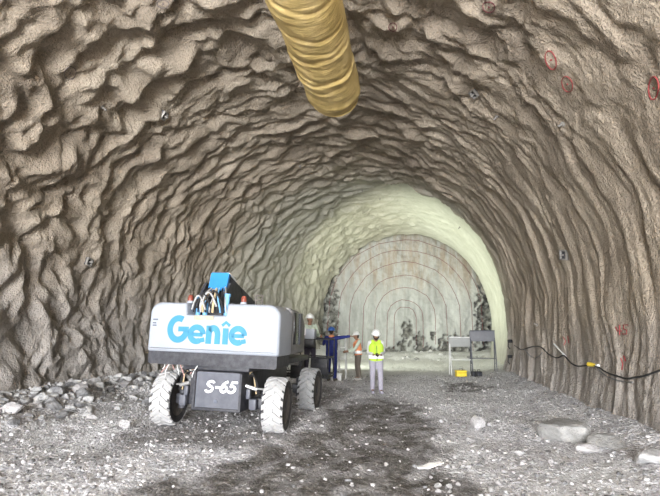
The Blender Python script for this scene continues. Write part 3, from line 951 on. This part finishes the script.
    if vest:
        v = MB()
        for g in (-1, 1):
            v.capsule(K['pel'] + Vector((g * .08, 0, .0)), .136, K['chest'] + Vector((g * .085, 0, 0)), .138)
            v.capsule(K['chest'] + Vector((g * .085, 0, .02)), .130, K['shL' if g > 0 else 'shR'] - Vector((g * .07, 0, -.005)), .078)
        v.capsule(K['neck'] - Vector((0, 0, .065)), .080, K['chest'], .11)
        vo = remeshed(v, 'vest', vest, .014, root, 4)
        if stripe:
            for zz, lean in ((.0, 1),):
                c0 = K['pel'].lerp(K['chest'], .14 + zz)
                vs = []; fs = []; n = 36
                for j, dz in enumerate((-.055, .055)):
                    for k in range(n):
                        a = 2 * math.pi * k / n
                        sx = abs(math.cos(a)) ** .8 * math.copysign(1, math.cos(a)); sy = math.sin(a)
                        vs.append((c0.x + .226 * sx, c0.y + .148 * sy, c0.z + dz))
                fs = [(k, (k + 1) % n, n + (k + 1) % n, n + k) for k in range(n)]
                m = MB(); m.add(vs, fs); st = m.build('reflective_band', 'reflective', vo)
                sd = st.modifiers.new('thick', 'SOLIDIFY'); sd.thickness = .006
            zp = MB(); zp.box(-.008, .008, -.155, -.145, c0.z - .1, K['chest'].z + .05); zp.build('zip', 'shirt_dark', vo)
    # hard hat
    m = MB()
    m.lathe([(.121, .040), (.120, .062), (.112, .095), (.092, .130), (.060, .152), (.025, .160), (0, .161)], 26, 'Z', HM @ Matrix.Translation((0, .012, 0)))
    m.f = [f for f in m.f if len(f) == 4]
    hat_o = m.build('hard_hat', hat, root, angle=60)
    mm = MB(); n = 28; vs = []
    for r_, z_ in ((.115, .050), (.138, .040), (.138, .034), (.113, .040)):
        for k in range(n):
            a = 2 * math.pi * k / n
            ex = 1 + .32 * max(0, -math.sin(a)) ** 3 * (1 if r_ > .12 else 0)
            vs.append(HM @ Vector((r_ * math.cos(a) * .98, .012 + r_ * math.sin(a) * ex, z_ - (.012 * max(0, -math.sin(a)) if r_ > .12 else 0))))
    fs = [(j * n + k, j * n + (k + 1) % n, ((j + 1) % 4) * n + (k + 1) % n, ((j + 1) % 4) * n + k) for j in range(4) for k in range(n)]
    mm.add(vs, fs); mm.build('brim', hat, hat_o)
    rr = MB(); rr.tube([HM @ Vector((0, .012 + y, z)) for y, z in ((-.10, .118), (-.06, .153), (0, .170), (.06, .153), (.10, .118))], .011, 6); rr.build('ridge', hat, hat_o)
    return root

def at_ground(px, d):
    x = (px - 330) / FPX * d
    return (x, d, ground(x, d))

# worker walking toward the camera, hands joined in front over a dark phone
pv = at_ground(375.0, 14.2)
person('worker in lime yellow vest and grey trousers walking toward the camera', pv, math.radians(4),
       dict(shL=(.165, 0, 1.39), shR=(-.165, 0, 1.39), elL=(.215, .03, 1.12), elR=(-.215, .03, 1.12), wrL=(.11, -.20, 1.06), wrR=(-.11, -.20, 1.06), handL=(.03, -.25, 1.06), handR=(-.03, -.25, 1.05),
            kneeL=(.10, -.09, .50), ankL=(.10, -.10, .10), toeL=(.11, -.27, .06), kneeR=(-.11, -.02, .50), ankR=(-.10, .10, .10), toeR=(-.11, -.06, .04), head=(0, -.05, 1.595)),
       scale=1.03, vest='vest_lime', beard=True, head_pitch=math.radians(18), boot='trousers_grey')
ph = MB(); ph.box(-.04, .04, -.006, .006, -.075, .075, .004)
pho = ph.build('mobile_phone', 'glass_dark')
pho.location = Vector(pv) + Vector((0, -.29, 1.10)); pho.rotation_euler = (math.radians(-60), 0, 0)
tag(pho, 'dark phone held in the hands of worker in lime vest', 'phone')

# worker in orange vest, seen from the side, reaching left
po = at_ground(357.5, 18.2)
person('worker in orange vest and white hard hat reaching toward white frame', po, math.radians(-78),
       dict(wrL=(.20, -.42, 1.02), elL=(.22, -.18, 1.12), handL=(.20, -.50, 1.03), wrR=(-.20, -.40, 1.00), elR=(-.23, -.15, 1.12), handR=(-.19, -.48, 1.00), chest=(0, -.04, 1.26), neck=(0, -.04, 1.45), head=(0, -.07, 1.59)),
       scale=1.0, shirt='shirt_pale', trousers='trousers_brown', vest='vest_orange', boot='boot_pale')

# worker in navy coverall and blue hat, back turned, arm on the white frame
pn_ = at_ground(331.5, 17.3)
person('worker in navy coverall and blue hard hat with arm stretched out', pn_, math.radians(160),
       dict(shL=(.185, 0, 1.40), elR=(-.42, -.05, 1.42), wrR=(-.62, -.10, 1.45), handR=(-.71, -.12, 1.45), elL=(.30, -.06, 1.20), wrL=(.34, -.22, 1.32), handL=(.35, -.30, 1.36)),
       scale=1.06, shirt='navy', trousers='navy', hat='hat_blue', vest=None, collar='vest_orange', skin='skin')

# worker on the platform
pw = lift_world((px0 + 1.03, py0 + .38, PFZ + .065))
person('worker in pale shirt and white hard hat standing on the lift platform', tuple(pw), math.radians(35),
       dict(wrL=(.18, -.30, 1.10), elL=(.26, -.05, 1.14), handL=(.17, -.38, 1.10), wrR=(-.16, -.30, 1.10), elR=(-.26, -.05, 1.14), handR=(-.15, -.38, 1.10)),
       scale=1.0, shirt='shirt_pale', trousers='shirt_dark')

# ------------------------------------------------------------------ white tubular stand by the navy worker
fr0 = at_ground(342, 18.6)
ft = thing('tubular_stand', 'white tubular frame standing between the navy worker and orange vest', 'stand', fr0, math.radians(-8))
for x in (-.12, .14):
    for y in (-.16, .16):
        t = MB(); t.tube([(x, y, -.02), (x, y, 1.62)], .022, 8); t.build('post', 'pale_tube', ft)
for z in (.35, .75, 1.15, 1.58):
    for y in (-.16, .16):
        t = MB(); t.tube([(-.12, y, z), (.14, y, z)], .018, 8); t.build('rung', 'pale_tube', ft)
    for x in (-.12, .14):
        t = MB(); t.tube([(x, -.16, z), (x, .16, z)], .016, 8); t.build('cross_bar', 'pale_tube', ft)
fb0 = at_ground(336.5, 17.5)
bx_ = thing('storage_box', 'white plastic box on the ground beside navy coverall worker', 'box', fb0, math.radians(-6))
t = MB(); t.prism([(-.16, 0), (.16, 0), (.18, .24), (-.18, .24)], -.14, .14, 'XZ'); t.build('box_body', 'pale_tube', bx_)
t = MB(); t.box(-.195, .195, -.16, .16, .24, .29, .012); t.build('lid', 'sheet_white', bx_)
t = MB(); t.tube([(-.07, 0, .29), (-.07, 0, .33), (.07, 0, .33), (.07, 0, .29)], .01, 6); t.build('handle', 'dark_steel', bx_)

# ------------------------------------------------------------------ boards on stands near the face
def board_stand(label, px, d, w_, h_, ph_, mat, leg_mat, rz, shelf):
    p = at_ground(px, d)
    r = thing('board_stand', label, 'board', p, rz)
    for x in (-w_ / 2, w_ / 2):
        for s_ in (-1, 1):
            t = MB(); t.tube([(x, s_ * .26, -.02), (x, s_ * .02, h_)], .022, 8); t.build('leg', leg_mat, r)
        t = MB(); t.tube([(x, -.18, .42), (x, .18, .42)], .016, 8); t.build('side_brace', leg_mat, r)
    b = MB(); b.box(-w_ / 2 - .02, w_ / 2 + .02, -.075, -.045, h_ - ph_, h_ + .03, .008); bo_ = b.build('board', mat, r)
    b = MB(); b.tube([(-w_ / 2 - .02, -.08, h_ + .03), (w_ / 2 + .02, -.08, h_ + .03)], .02, 8); b.build('top_rail', leg_mat, bo_)
    b = MB(); b.tube([(-w_ / 2, -.15, .62), (w_ / 2, -.15, .62)], .016, 8); b.build('lower_rail', leg_mat, r)
    if shelf:
        b = MB(); b.box(-w_ / 2, w_ / 2, .04, .06, .35, h_ - ph_, .005); b.build('mesh_panel', 'dark_steel', r)
    return r
board_stand('pale board on white metal legs left of the grey board', 457.5, 20.4, .86, 1.50, .36, 'board_pale', 'pale_tube', math.radians(-4), False)
board_stand('taller dark grey board on grey legs beside the pale board', 479.5, 20.2, .96, 1.70, .40, 'board_grey', 'plate_grey', math.radians(-8), False)
p = at_ground(457, 19.3)
yb = thing('tool_case', 'bright yellow plastic case on the ground under the pale board', 'case', p, math.radians(6))
t = MB(); t.box(-.20, .20, -.13, .13, 0, .17, .03); t.build('case_body', 'yellow_plastic', yb)
t = MB(); t.box(-.21, .21, -.135, .135, .17, .26, .03); t.build('lid', 'yellow_plastic', yb)
t = MB(); t.tube([(-.07, -.02, .25), (-.07, -.02, .31), (.07, -.02, .31), (.07, -.02, .25)], .012, 6); t.build('handle', 'black_hose', yb)
for px_, d_, lb in ((470, 19.6, 'small dark equipment box right of the yellow case'), (474.5, 19.2, 'dark pump can standing under the grey board')):
    p = at_ground(px_, d_)
    q = thing('equipment_box', lb, 'box', p, math.radians(12))
    t = MB(); t.box(-.10, .10, -.09, .09, 0, .20, .02); t.build('box_body', 'dark_steel', q)
    t = MB(); t.tube([(-.06, 0, .19), (-.05, 0, .26), (.05, 0, .26), (.06, 0, .19)], .012, 6); t.build('handle', 'black_hose', q)

# ------------------------------------------------------------------ ventilation duct
DR, DY = .60, 10.35
dxe = .10
ns, nn = 190, 56
s_arr = np.linspace(-10.5, DY, ns)
s_arr = np.concatenate([np.arange(PORTAL_Y - .5, 3, .4), np.arange(3, DY + .001, .04)])
A = np.linspace(0, 2 * np.pi, nn, endpoint=False)
SS, AA = np.meshgrid(s_arr, A, indexing='ij')
rad = np.full_like(SS, DR)
arc = np.sin(AA)                                              # the folds sag: they bow along the underside
for sp, dep, wd, bow in ((10.0, .03, .05, .05), (9.25, .025, .04, -.10), (8.95, .05, .06, -.14), (8.72, .03, .04, .10), (8.15, .03, .05, -.15), (7.75, .025, .05, .1), (7.35, .03, .05, .1), (6.6, .03, .05, .1), (5.8, .03, .05, -.1), (5.0, .03, .05, .1)):
    x = SS - (sp + bow * np.cos(AA + .6) + .05 * perlin(AA * 1.5, SS * 0 + sp, 70))
    amp = .45 + .75 * np.clip(-np.sin(AA), 0, 1) + .3 * perlin(AA * 1.2, SS * 0 + sp * 3, 71)
    rad -= dep * .75 * amp * np.exp(-(x / wd / .8) ** 2); rad += .3 * dep * amp * np.exp(-((x - 1.7 * wd) / wd) ** 2)
rad += .010 * perlin(SS / .12, AA * 1.6, 72) + .022 * perlin(SS / .6, AA * 1.3, 73)
rad *= 1 + .03 * sstep(DY - .9, DY - .35, SS)
endc = sstep(DY - .30, DY - .22, SS); rad *= 1 - .10 * endc
axx = dxe - .156 * (DY - SS) + .03 * perlin(SS / 1.5, SS * 0, 74); azz = 7.13 + .04 * perlin(SS / 1.7, SS * 0 + 5, 75)
DP = np.stack([axx + rad * np.cos(AA), SS, azz + rad * np.sin(AA) * .97], -1)
def ring_mesh(name, G, mat):
    r, c, _ = G.shape
    G2 = np.concatenate([G, G[:, :1]], 1)
    me = grid_mesh(name, G2, mat)
    b = bmesh.new(); b.from_mesh(me); bmesh.ops.remove_doubles(b, verts=list(b.verts), dist=1e-5)
    bmesh.ops.recalc_face_normals(b, faces=list(b.faces)); b.to_mesh(me); b.free()
    return me
duct = thing('ventilation_duct', 'yellow fabric ventilation duct hanging under the tunnel crown', 'duct', (0, 0, 0))
cut = int(np.searchsorted(s_arr, DY - .24))
link('duct_body', ring_mesh('duct_body', DP[:cut + 1], 'yellow_fabric'), duct)
link('end_cuff', ring_mesh('end_cuff', DP[cut:], 'yellow_fabric'), duct)
inner = DP[-14:].copy(); c0 = np.stack([axx[-14:, :1].repeat(nn, 1), SS[-14:], azz[-14:, :1].repeat(nn, 1)], -1)
inner = c0 + (inner - c0) * .985
link('cuff_lining', ring_mesh('cuff_lining', inner, 'yellow_fabric'), duct)
hm_ = MB(); k = -1
hm_.tube([tuple(q) for q in DP[-1]] + [tuple(DP[-1][0])], .012, 6, cap=False); hm_.build('end_hem', 'yellow_fabric', duct)
for yy in (4.0, 5.5, 7.0, 8.5, 10.0):
    x = dxe - .156 * (DY - yy)
    hgt, _, _, _ = BV.ray_cast(Vector((x, max(yy, 6.2), 6.9)), Vector((0, 0, 1)))
    top = hgt.z if hgt else 8.4
    for s_ in (-1, 1):
        t = MB(); t.tube([(x + s_ * .30, yy, 7.13 + .48), (x + s_ * .05, yy, top + .02)], .008, 6); t.build('hanger_wire', 'wire_grey', duct)

# ------------------------------------------------------------------ wall fixtures and marks
def frame_on(n):
    z = n.normalized(); up = Vector((0, 0, 1)) if abs(z.z) < .9 else Vector((0, 1, 0))
    x = up.cross(z).normalized(); y = z.cross(x)
    return Matrix((x, y, z)).transposed().to_4x4()
for px_, py_, sz, lb in ((163, 115, .22, 'pale steel anchor bracket high on the left lumpy wall'), (475, 93, .20, 'pale steel anchor bracket on the crown right of the duct'),
                         (565, 255, .24, 'steel anchor bracket at mid height on the ribbed right wall'), (88, 262, .20, 'small steel anchor bracket low on the left wall above the rubble')):
    loc, nrm = wall_at(px_, py_)
    nrm = (nrm * .4 + Vector((-loc.x + float(cx(loc.y)), -1.0, 3.2 - loc.z)).normalized() * .6).normalized()
    a = thing('anchor_bracket', lb, 'bracket', tuple(loc)); a.matrix_world = Matrix.Translation(loc) @ frame_on(nrm) @ Matrix.Rotation(random.uniform(-.3, .3), 4, 'Z')
    t = MB(); t.box(-sz * .5, sz * .5, -sz * .5, sz * .5, -.05, .015, .004); t.build('plate', 'dark_steel', a)
    for x in (-.45, .45):
        t = MB(); t.box(sz * x - .018, sz * x + .018, -sz * .5, sz * .5, .015, .07, .003); t.build('flange', 'bolt_steel', a)
    t = MB(); t.box(-sz * .45, sz * .45, -.02, .02, .015, .05, .003); t.build('cross_bar', 'dark_steel', a)
    for yv in (-.45, .45):
        t = MB(); t.box(-sz * .5, sz * .5, sz * yv - .016, sz * yv + .016, .015, .07, .003); t.build('flange', 'bolt_steel', a)
    t = MB(); t.lathe([(.024, .0), (.024, .15), (0, .152)], 10); t.build('bolt', 'bolt_steel', a)
for px_, py_, lb in ((497, 116, 'bare steel pin in the crown between bracket and red circles'), (563, 124, 'bare steel pin below the two red circles'), (102, 107, 'bare steel pin left of the high anchor bracket'),
                     (362, 190, 'bare steel pin in the far crown left of centre'), (537, 325, 'bare steel pin on the right wall above the cable'), (380, 198, 'bare steel pin above the tunnel face top'), (460, 227, 'bare steel pin right of the tunnel face top'), (300, 166, 'bare steel pin in the crown left of centre')):
    loc, nrm = wall_at(px_, py_)
    a = thing('steel_pin', lb, 'pin', tuple(loc)); a.matrix_world = Matrix.Translation(loc) @ frame_on(nrm)
    t = MB(); t.lathe([(.022, -.05), (.022, .12), (.0, .124)], 8); t.build('rod', 'bolt_steel', a)
    t = MB(); t.lathe([(.05, -.03), (.05, .012), (.0, .014)], 10); t.build('washer', 'bolt_steel', a)

def paint_line(pts_px, r, tree=BV, off=.008):
    pts = []
    for q in pts_px:
        loc, n = wall_at(*q, tree)
        if loc is not None:
            pts.append(loc + n * off)
    return pts
def circle_px(cx_, cy, rx, ry, rot=0, n=26):
    out = []
    for k in range(n + 1):
        a = 2 * math.pi * k / n
        x, y = rx * math.cos(a), ry * math.sin(a)
        out.append((cx_ + x * math.cos(rot) - y * math.sin(rot), cy + x * math.sin(rot) + y * math.cos(rot)))
    return out
for (a, b, rx, ry, rot, mt, rr, lb) in ((489, 7, 6, 5, .3, 'maroon_paint', .009, 'dark red painted circle nearest the top edge on the crown'), (551, 60, 5, 9.5, -.3, 'red_paint', .010, 'upper of the two neighbouring red painted circles'),
                                (567.5, 84, 5, 8, -.3, 'red_paint', .009, 'lower of the two neighbouring red painted circles'), (654, 88, 5, 11.5, .05, 'red_paint', .010, 'tall red painted circle at the right edge of the wall'),
                                (70, 73, 6, 6.5, .4, 'grey_paint', .008, 'faint dark painted circle on the upper left wall'), (393, 27, 4, 4, 0, 'maroon_paint', .008, 'small dark red painted circle right of the duct'),
                                (163, 4, 6, 4, 0, 'grey_paint', .008, 'faint dark painted circle on the crown left of duct')):
    pts = paint_line(circle_px(a, b, rx, ry, rot), rr)
    if len(pts) > 10:
        c = sum(pts, Vector()) / len(pts)
        o = thing('painted_circle', lb, 'painted mark', tuple(c))
        t = MB(); t.tube([q - c for q in pts], rr, 5, cap=False); t.build('ring', mt, o)
        loc, n = wall_at(a, b)
        if loc:
            t = MB(); t.ball(loc - c + n * .002, .018, 8, (1, 1, 1)); t.build('centre_dot', mt, o)
for strokes, lb in (([[(616, 327), (618, 331), (622, 331)], [(620, 325), (620, 335)], [(628, 325), (624, 325), (624, 329), (627, 330), (627, 334), (623, 334)]], 'red sprayed number on the right wall above the cable'),
                    ([[(621, 358), (623, 364), (622, 370)], [(624, 356), (626, 361)]], 'faint red spray strokes just above the cable'),
                    ([[(563, 337), (566, 341), (564, 345)], [(568, 336), (569, 343)]], 'small red spray scribble left of the sprayed number')):
    allp = [paint_line(s_, .02) for s_ in strokes]
    c = sum([q for s_ in allp for q in s_], Vector()) / sum(len(s_) for s_ in allp)
    o = thing('spray_mark', lb, 'painted mark', tuple(c))
    for s_ in allp:
        t = MB(); t.tube([q - c for q in s_], .011, 5); t.build('stroke', 'red_paint', o)

# cable looping along the right wall
def cable(ctrl, r, mat, name, label, off=.05):
    pts = []
    for i in range(len(ctrl) - 1):
        for u in range(6):
            f = u / 6
            pts.append((ctrl[i][0] + (ctrl[i + 1][0] - ctrl[i][0]) * f, ctrl[i][1] + (ctrl[i + 1][1] - ctrl[i][1]) * f))
    pts.append(ctrl[-1])
    P3 = []
    for q in pts:
        l, n = wall_at(*q)
        if l is not None:
            P3.append(l + n * off)
    for _ in range(5):
        P3 = [P3[0]] + [(P3[i - 1] + P3[i] * 2 + P3[i + 1]) / 4 for i in range(1, len(P3) - 1)] + [P3[-1]]
    c = P3[0].copy()
    o = thing(name, label, 'cable', tuple(c))
    t = MB(); t.tube([q - c for q in P3], r, 7); t.build('cable_run', mat, o)
    return o
cable([(516, 346), (524, 351), (533, 347), (542, 346), (552, 355), (561, 359), (568, 355), (574, 363), (582, 367), (592, 366), (602, 367), (614, 375), (630, 379), (645, 378), (659, 374), (675, 368), (700, 364), (730, 368), (762, 376)], .016, 'cable_black', 'power_cable', 'thick black cable sagging along the right tunnel wall', .10)
cable([(527, 350), (532, 357), (538, 359), (544, 352)], .013, 'wire_grey', 'thin_wire', 'thin wire loop hanging on the right wall near bright section', .08)
cable([(600, 368), (610, 377), (622, 382), (638, 383)], .012, 'wire_grey', 'thin_wire', 'thin wire hanging under the thick cable on right wall', .08)
for px_, py_, q_, mt, nm, lb in ((594, 365.5, (601, 367), 'yellow_plastic', 'cable_connector', 'yellow plug connector on the cable along the right wall'), (558, 344, (567, 354), 'pale_tube', 'cable_hook', 'pale rod hook holding the cable on the right wall')):
    l0, n0 = wall_at(px_, py_); l1, n1 = wall_at(*q_)
    a, b = l0 + n0 * .10, l1 + n1 * .10
    o = thing(nm, lb, 'connector' if 'plug' in lb else 'hook', tuple(a))
    t = MB(); t.tube([(0, 0, 0), (b - a) * .5, (b - a)], [.045, .04, .02] if 'plug' in lb else .018, 8); t.build('sleeve', mt, o)
    t = MB(); t.tube([(b - a), (b - a) * 1.25], .028, 8); t.build('tip', 'pale_tube', o)
for px_, py_, lb in ((508, 341, 'upper black cable clip at the edge of bright lining'), (508, 357, 'lower black cable clip at the edge of bright lining')):
    l0, n0 = wall_at(px_ + 4, py_)
    o = thing('cable_clip', lb, 'clip', tuple(l0 + n0 * .05)); 
    t = MB(); t.box(-.12, .08, -.05, .05, -.06, .06, .02); t.build('clip_body', 'cable_black', o)
    t = MB(); t.tube([(-.1, 0, -.05), (-.12, 0, -.2), (-.05, 0, -.3)], .02, 6); t.build('clip_tail', 'cable_black', o)

# painted rings on the tunnel face: half-width, top, as metres about the ring centre
rings = [(11, 33, 8), (18, 40, 9), (30, 52, 12), (42, 65, 14), (55, 78, 16), (67, 90, 18), (77, 100, 18)]
for i, (hw, tp, n) in enumerate(rings):
    pts = []
    bot = 352 - random.uniform(0, 10)
    basey = 340
    ctrl = [(405 - hw * 1.02, bot)]
    m = n
    for k in range(m + 1):
        a = math.pi - math.pi * k / m
        ctrl.append((405 + hw * math.cos(a) + random.uniform(-.5, .5), basey - 22 - (tp - 22) * math.sin(a) ** .9 + random.uniform(-.6, .6)))
    ctrl.append((405 + hw * 1.02, bot + random.uniform(-6, 2)))
    dense = []
    for a, b in zip(ctrl[:-1], ctrl[1:]):
        L = max(2, int(math.hypot(b[0] - a[0], b[1] - a[1]) / 2))
        dense += [(a[0] + (b[0] - a[0]) * u / L, a[1] + (b[1] - a[1]) * u / L) for u in range(L)]
    pts = paint_line(dense + [ctrl[-1]], .02, BF, .012)
    c = sum(pts, Vector()) / len(pts)
    names_ = ['innermost', 'second innermost', 'third', 'fourth', 'fifth', 'sixth', 'outermost']
    o = thing('painted_ring', names_[i] + ' red blast line ring painted on the tunnel face', 'painted mark', tuple(c))
    t = MB(); t.tube([q - c for q in pts], .016, 5); t.build('line', 'maroon_paint', o)
RNG2 = random.Random(3)

# ------------------------------------------------------------------ rocks
def rock_mesh(name, seed, mat, flat=1.0, sub=2, rough=.28):
    b = bmesh.new(); bmesh.ops.create_icosphere(b, subdivisions=sub, radius=.5)
    r = random.Random(seed)
    planes = [(Vector((r.gauss(0, 1), r.gauss(0, 1), r.gauss(0, 1))).normalized(), r.uniform(.20, .38)) for _ in range(9)]
    for v in b.verts:
        for n, d in planes:
            k = v.co.dot(n)
            if k > d:
                v.co -= n * (k - d) * .92
        v.co *= 1 + r.uniform(-.05, .05)
        v.co.z *= flat
    me = bpy.data.meshes.new(name); b.to_mesh(me); b.free()
    me.materials.append(MATS[mat])
    return me
protos = [rock_mesh('rock_piece', 100 + i, m, random.uniform(.6, .9)) for i, m in enumerate(['rock', 'rock', 'rock_pale', 'rock', 'rock_dark', 'rock', 'rock_pale', 'rock_dark', 'rock', 'rock'])]
def put_rock(me, x, y, s, label, group, name='rock', sink=.12, flat=None):
    o = link(name, me)
    sz = (s * random.uniform(.8, 1.3), s * random.uniform(.7, 1.1), s * (flat or random.uniform(.65, 1.0)))
    o.scale = sz; o.rotation_euler = (random.uniform(-.3, .3), random.uniform(-.3, .3), random.uniform(0, 6.28))
    o.location = (x, y, ground(x, y) + sz[2] * (.30 - sink))
    tag(o, label, 'rock', group)
    return o
cnt = 0
TONE = {'rock': 'mid grey', 'rock_pale': 'pale', 'rock_dark': 'dark'}
while cnt < 270:
    y = random.uniform(8.6, 19) if random.random() < .8 else random.uniform(8.8, 12)
    x = float(cx(y)) - 5.8 + abs(random.gauss(0, .55)) * (1.0 if random.random() < .8 else 1.9)
    s = random.choice((.12, .15, .19, .24, .30)) * random.uniform(.8, 1.35)
    if x / y < -.72 or x > -3.3 and abs(y - 9.85) < 2.2:
        continue
    me_ = random.choice(protos); tn = TONE[{v: k for k, v in MATS.items()}[me_.materials[0]]]; far = y > 12.5
    put_rock(me_, x, y, s, tn + (' loose rock in the rubble at the wall foot behind the front wheel' if far else ' loose rock in the rubble heap nearest the left picture edge'), tn + (' rubble further in' if far else ' rubble at the near left')); cnt += 1
for i, (px_, py_, s, lb) in enumerate(((12, 402, .50, 'large pale rock at the far left edge of rubble'), (52, 393, .30, 'upright angular rock in the left rubble heap'), (70, 397, .26, 'pale angular rock beside the upright rock in rubble'),
                                       (126, 427, .30, 'flat pale rock on the ground left of the front wheel'))):
    x, y = on_floor(px_, py_); put_rock(rock_mesh('rock_block', 300 + i, 'rock_pale' if i != 1 else 'rock', .75, 3), x, y, s, lb, None, 'boulder')
# named rocks on the right
for i, (px_, py_, s, flat, mt, lb) in enumerate(((563, 437, .92, .62, 'rock_slab', 'broad flat slab of rock at the foot of the right wall'), (608, 446, .55, .45, 'rock_slab', 'flat pale rock just right of the broad slab'), (590, 451, .42, .36, 'rock_pale', 'pale rock in front of the broad slab'),
                                         (478, 428, .34, .9, 'rock_pale', 'rounded pinkish pale stone in the middle of right ground'), (472, 442, .22, .7, 'rock_pale', 'pale stone just in front of the rounded pinkish stone'), (650, 462, .60, .40, 'rock', 'pale rock at the right edge beside the wall foot'),
                                         (441, 422, .13, .8, 'rock_pale', 'small white stone at the edge of the dark track'))):
    x, y = on_floor(px_, py_)
    o = put_rock(rock_mesh('rock_block', 400 + i, mt, .9, 3), x, y, s, lb, None, 'boulder', .16, flat * s)
    o.scale[2] = s * flat; o.rotation_euler = (.05, -.06, [.2, .5, 1.2, 2, 1, .3, .6][i])
    o.location.z = ground(x, y) + s * flat * .2
cnt = 0
while cnt < 75:
    px_ = random.uniform(425, 560); py_ = random.uniform(384, 494)
    x, y = on_floor(px_, py_)
    if x - float(cx(y)) > 5.2:
        continue
    put_rock(random.choice([protos[2], protos[6], protos[0], protos[2]]), x, y, random.choice((.05, .07, .09, .12)) * random.uniform(.8, 1.2), 'small loose stone on the pale ground right of dark track', 'loose stones on the right ground', 'stone'); cnt += 1
cnt = 0
while cnt < 30:
    y = random.uniform(30.0, 32.3); x = random.uniform(1.2, 9.9)
    put_rock(random.choice(protos), x, y, random.uniform(.15, .42), 'broken rock lying at the foot of the tunnel face', 'rocks below the face'); cnt += 1
# white scrap sheet on the track
x, y = on_floor(431, 470)
sg = MB(); n = 9; vs = []; fs = []
outl = [(-.20, -.06), (-.05, -.03), (.10, .02), (.22, .09), (.14, .12), (.02, .10), (-.10, .03), (-.19, .0)]
vs = [(a, b, .02 * math.sin(a * 30) + .03 + z) for z in (0, .012) for a, b in outl]
k = len(outl)
fs = [tuple(range(k))[::-1], tuple(range(k, 2 * k))] + [(i, (i + 1) % k, k + (i + 1) % k, k + i) for i in range(k)]
sg.add(vs, fs); so_ = sg.build('plastic_scrap', 'sheet_white', None, smooth=False); so_.location = (x, y, ground(x, y) + .01); so_.rotation_euler = (0, 0, .2)
tag(so_, 'torn white plastic scrap lying on the dark track', 'scrap')

# gravel nobody could count
ico = bmesh.new(); bmesh.ops.create_icosphere(ico, subdivisions=1, radius=.5)
base = np.array([v.co[:] for v in ico.verts]); ico.verts.index_update(); tri = np.array([[v.index for v in f.verts] for f in ico.faces]); ico.free()
def gravel(name, xs, ys_, ss, mat, label):
    n = len(xs); nv = len(base)
    ang = RNG.uniform(0, 6.28, n); c, s = np.cos(ang), np.sin(ang)
    j = base[None] * (1 + RNG.uniform(-.35, .35, (n, nv, 1))) * np.stack([RNG.uniform(.7, 1.3, n), RNG.uniform(.6, 1.1, n), RNG.uniform(.4, .8, n)], -1)[:, None]
    vx = (j[..., 0] * c[:, None] - j[..., 1] * s[:, None]) * ss[:, None] + xs[:, None]
    vy = (j[..., 0] * s[:, None] + j[..., 1] * c[:, None]) * ss[:, None] + ys_[:, None]
    vz = j[..., 2] * ss[:, None] + (floor_h(xs, ys_) + floor_fine(xs, ys_) + ss * .12)[:, None]
    vv = np.stack([vx, vy, vz], -1).reshape(-1, 3)
    ff = (tri[None] + (np.arange(n) * nv)[:, None, None]).reshape(-1, 3)
    me = bpy.data.meshes.new(name)
    me.vertices.add(len(vv)); me.vertices.foreach_set('co', vv.reshape(-1).astype(np.float32))
    me.loops.add(ff.size); me.loops.foreach_set('vertex_index', ff.reshape(-1).astype(np.int32))
    me.polygons.add(len(ff)); me.polygons.foreach_set('loop_start', (np.arange(len(ff)) * 3).astype(np.int32))
    me.update(calc_edges=True); me.materials.append(MATS[mat])
    o = link(name, me); tag(o, label, 'gravel', kind='stuff')
n = 14000
gy_ = RNG.uniform(4.8, 20, n) ** 1.0; gx_ = gy_ * RNG.uniform(-.72, .72, n)
ok = (np.abs(gx_ - cx(gy_)) < 6.0)
gx_, gy_ = gx_[ok], gy_[ok]
keep = (seg_mask(gx_, gy_, [(3, -2.4, 1.5), (5.5, -2.2, 1.55), (7, -1.2, 1.6), (9, -.3, 1.9), (11, .0, 2.1), (12.5, .6, 1.9), (13.5, 1.2, 1.6), (14, 1.4, 1.4)], .35) < .5) | (RNG.random(len(gx_)) < .22)
gx_, gy_ = gx_[keep], gy_[keep]
h_ = len(gx_) // 2
sz_ = .02 + .06 * RNG.random(len(gx_)) ** 3
gravel('gravel', gx_[:h_], gy_[:h_], sz_[:h_], 'rock_pale', 'fine pale gravel strewn over the tunnel ground')
gravel('dark_gravel', gx_[h_:], gy_[h_:], sz_[h_:], 'rock_dark', 'fine dark gravel strewn over the tunnel ground')
n = 2600
gy_ = RNG.uniform(8, 20, n); gx_ = cx(gy_) - 6.1 + np.abs(RNG.normal(0, .8, n))
gravel('rubble_chips', gx_, gy_, .03 + .08 * RNG.random(n) ** 2, 'rock', 'small rock chips between the rubble at the left wall')

# ------------------------------------------------------------------ work light standing behind the lift
WL = (-2.15, 22.4)
wl = thing('work_light', 'tripod work light standing behind the boom lift', 'work light', (WL[0], WL[1], ground(*WL)), math.radians(-60))
for k in range(3):
    a = 2 * math.pi * k / 3
    t = MB(); t.tube([(.5 * math.cos(a), .5 * math.sin(a), 0), (0, 0, .75)], .018, 6); t.build('leg', 'plate_grey', wl)
t = MB(); t.tube([(0, 0, .6), (0, 0, 1.95)], .022, 8); t.build('pole', 'plate_grey', wl)
t = MB(); t.box(-.30, .30, .02, .10, 1.72, 2.02, .015); t.build('lamp_housing', 'yellow_plastic', wl)
ld = bpy.data.lights.new('flood_lamp', 'AREA'); ld.shape = 'RECTANGLE'; ld.size = .55; ld.size_y = .28; ld.energy = FLOOD_WATTS; ld.color = (.95, 1.0, .80); ld.spread = math.radians(108)
lo = bpy.data.objects.new('flood_lamp', ld); COL.objects.link(lo)
lo.location = (WL[0] + .15, WL[1] + .1, ground(*WL) + 1.9)
aim = Vector((7.5, 29.5, 4.6)) - lo.location
lo.rotation_euler = aim.to_track_quat('-Z', 'Y').to_euler()
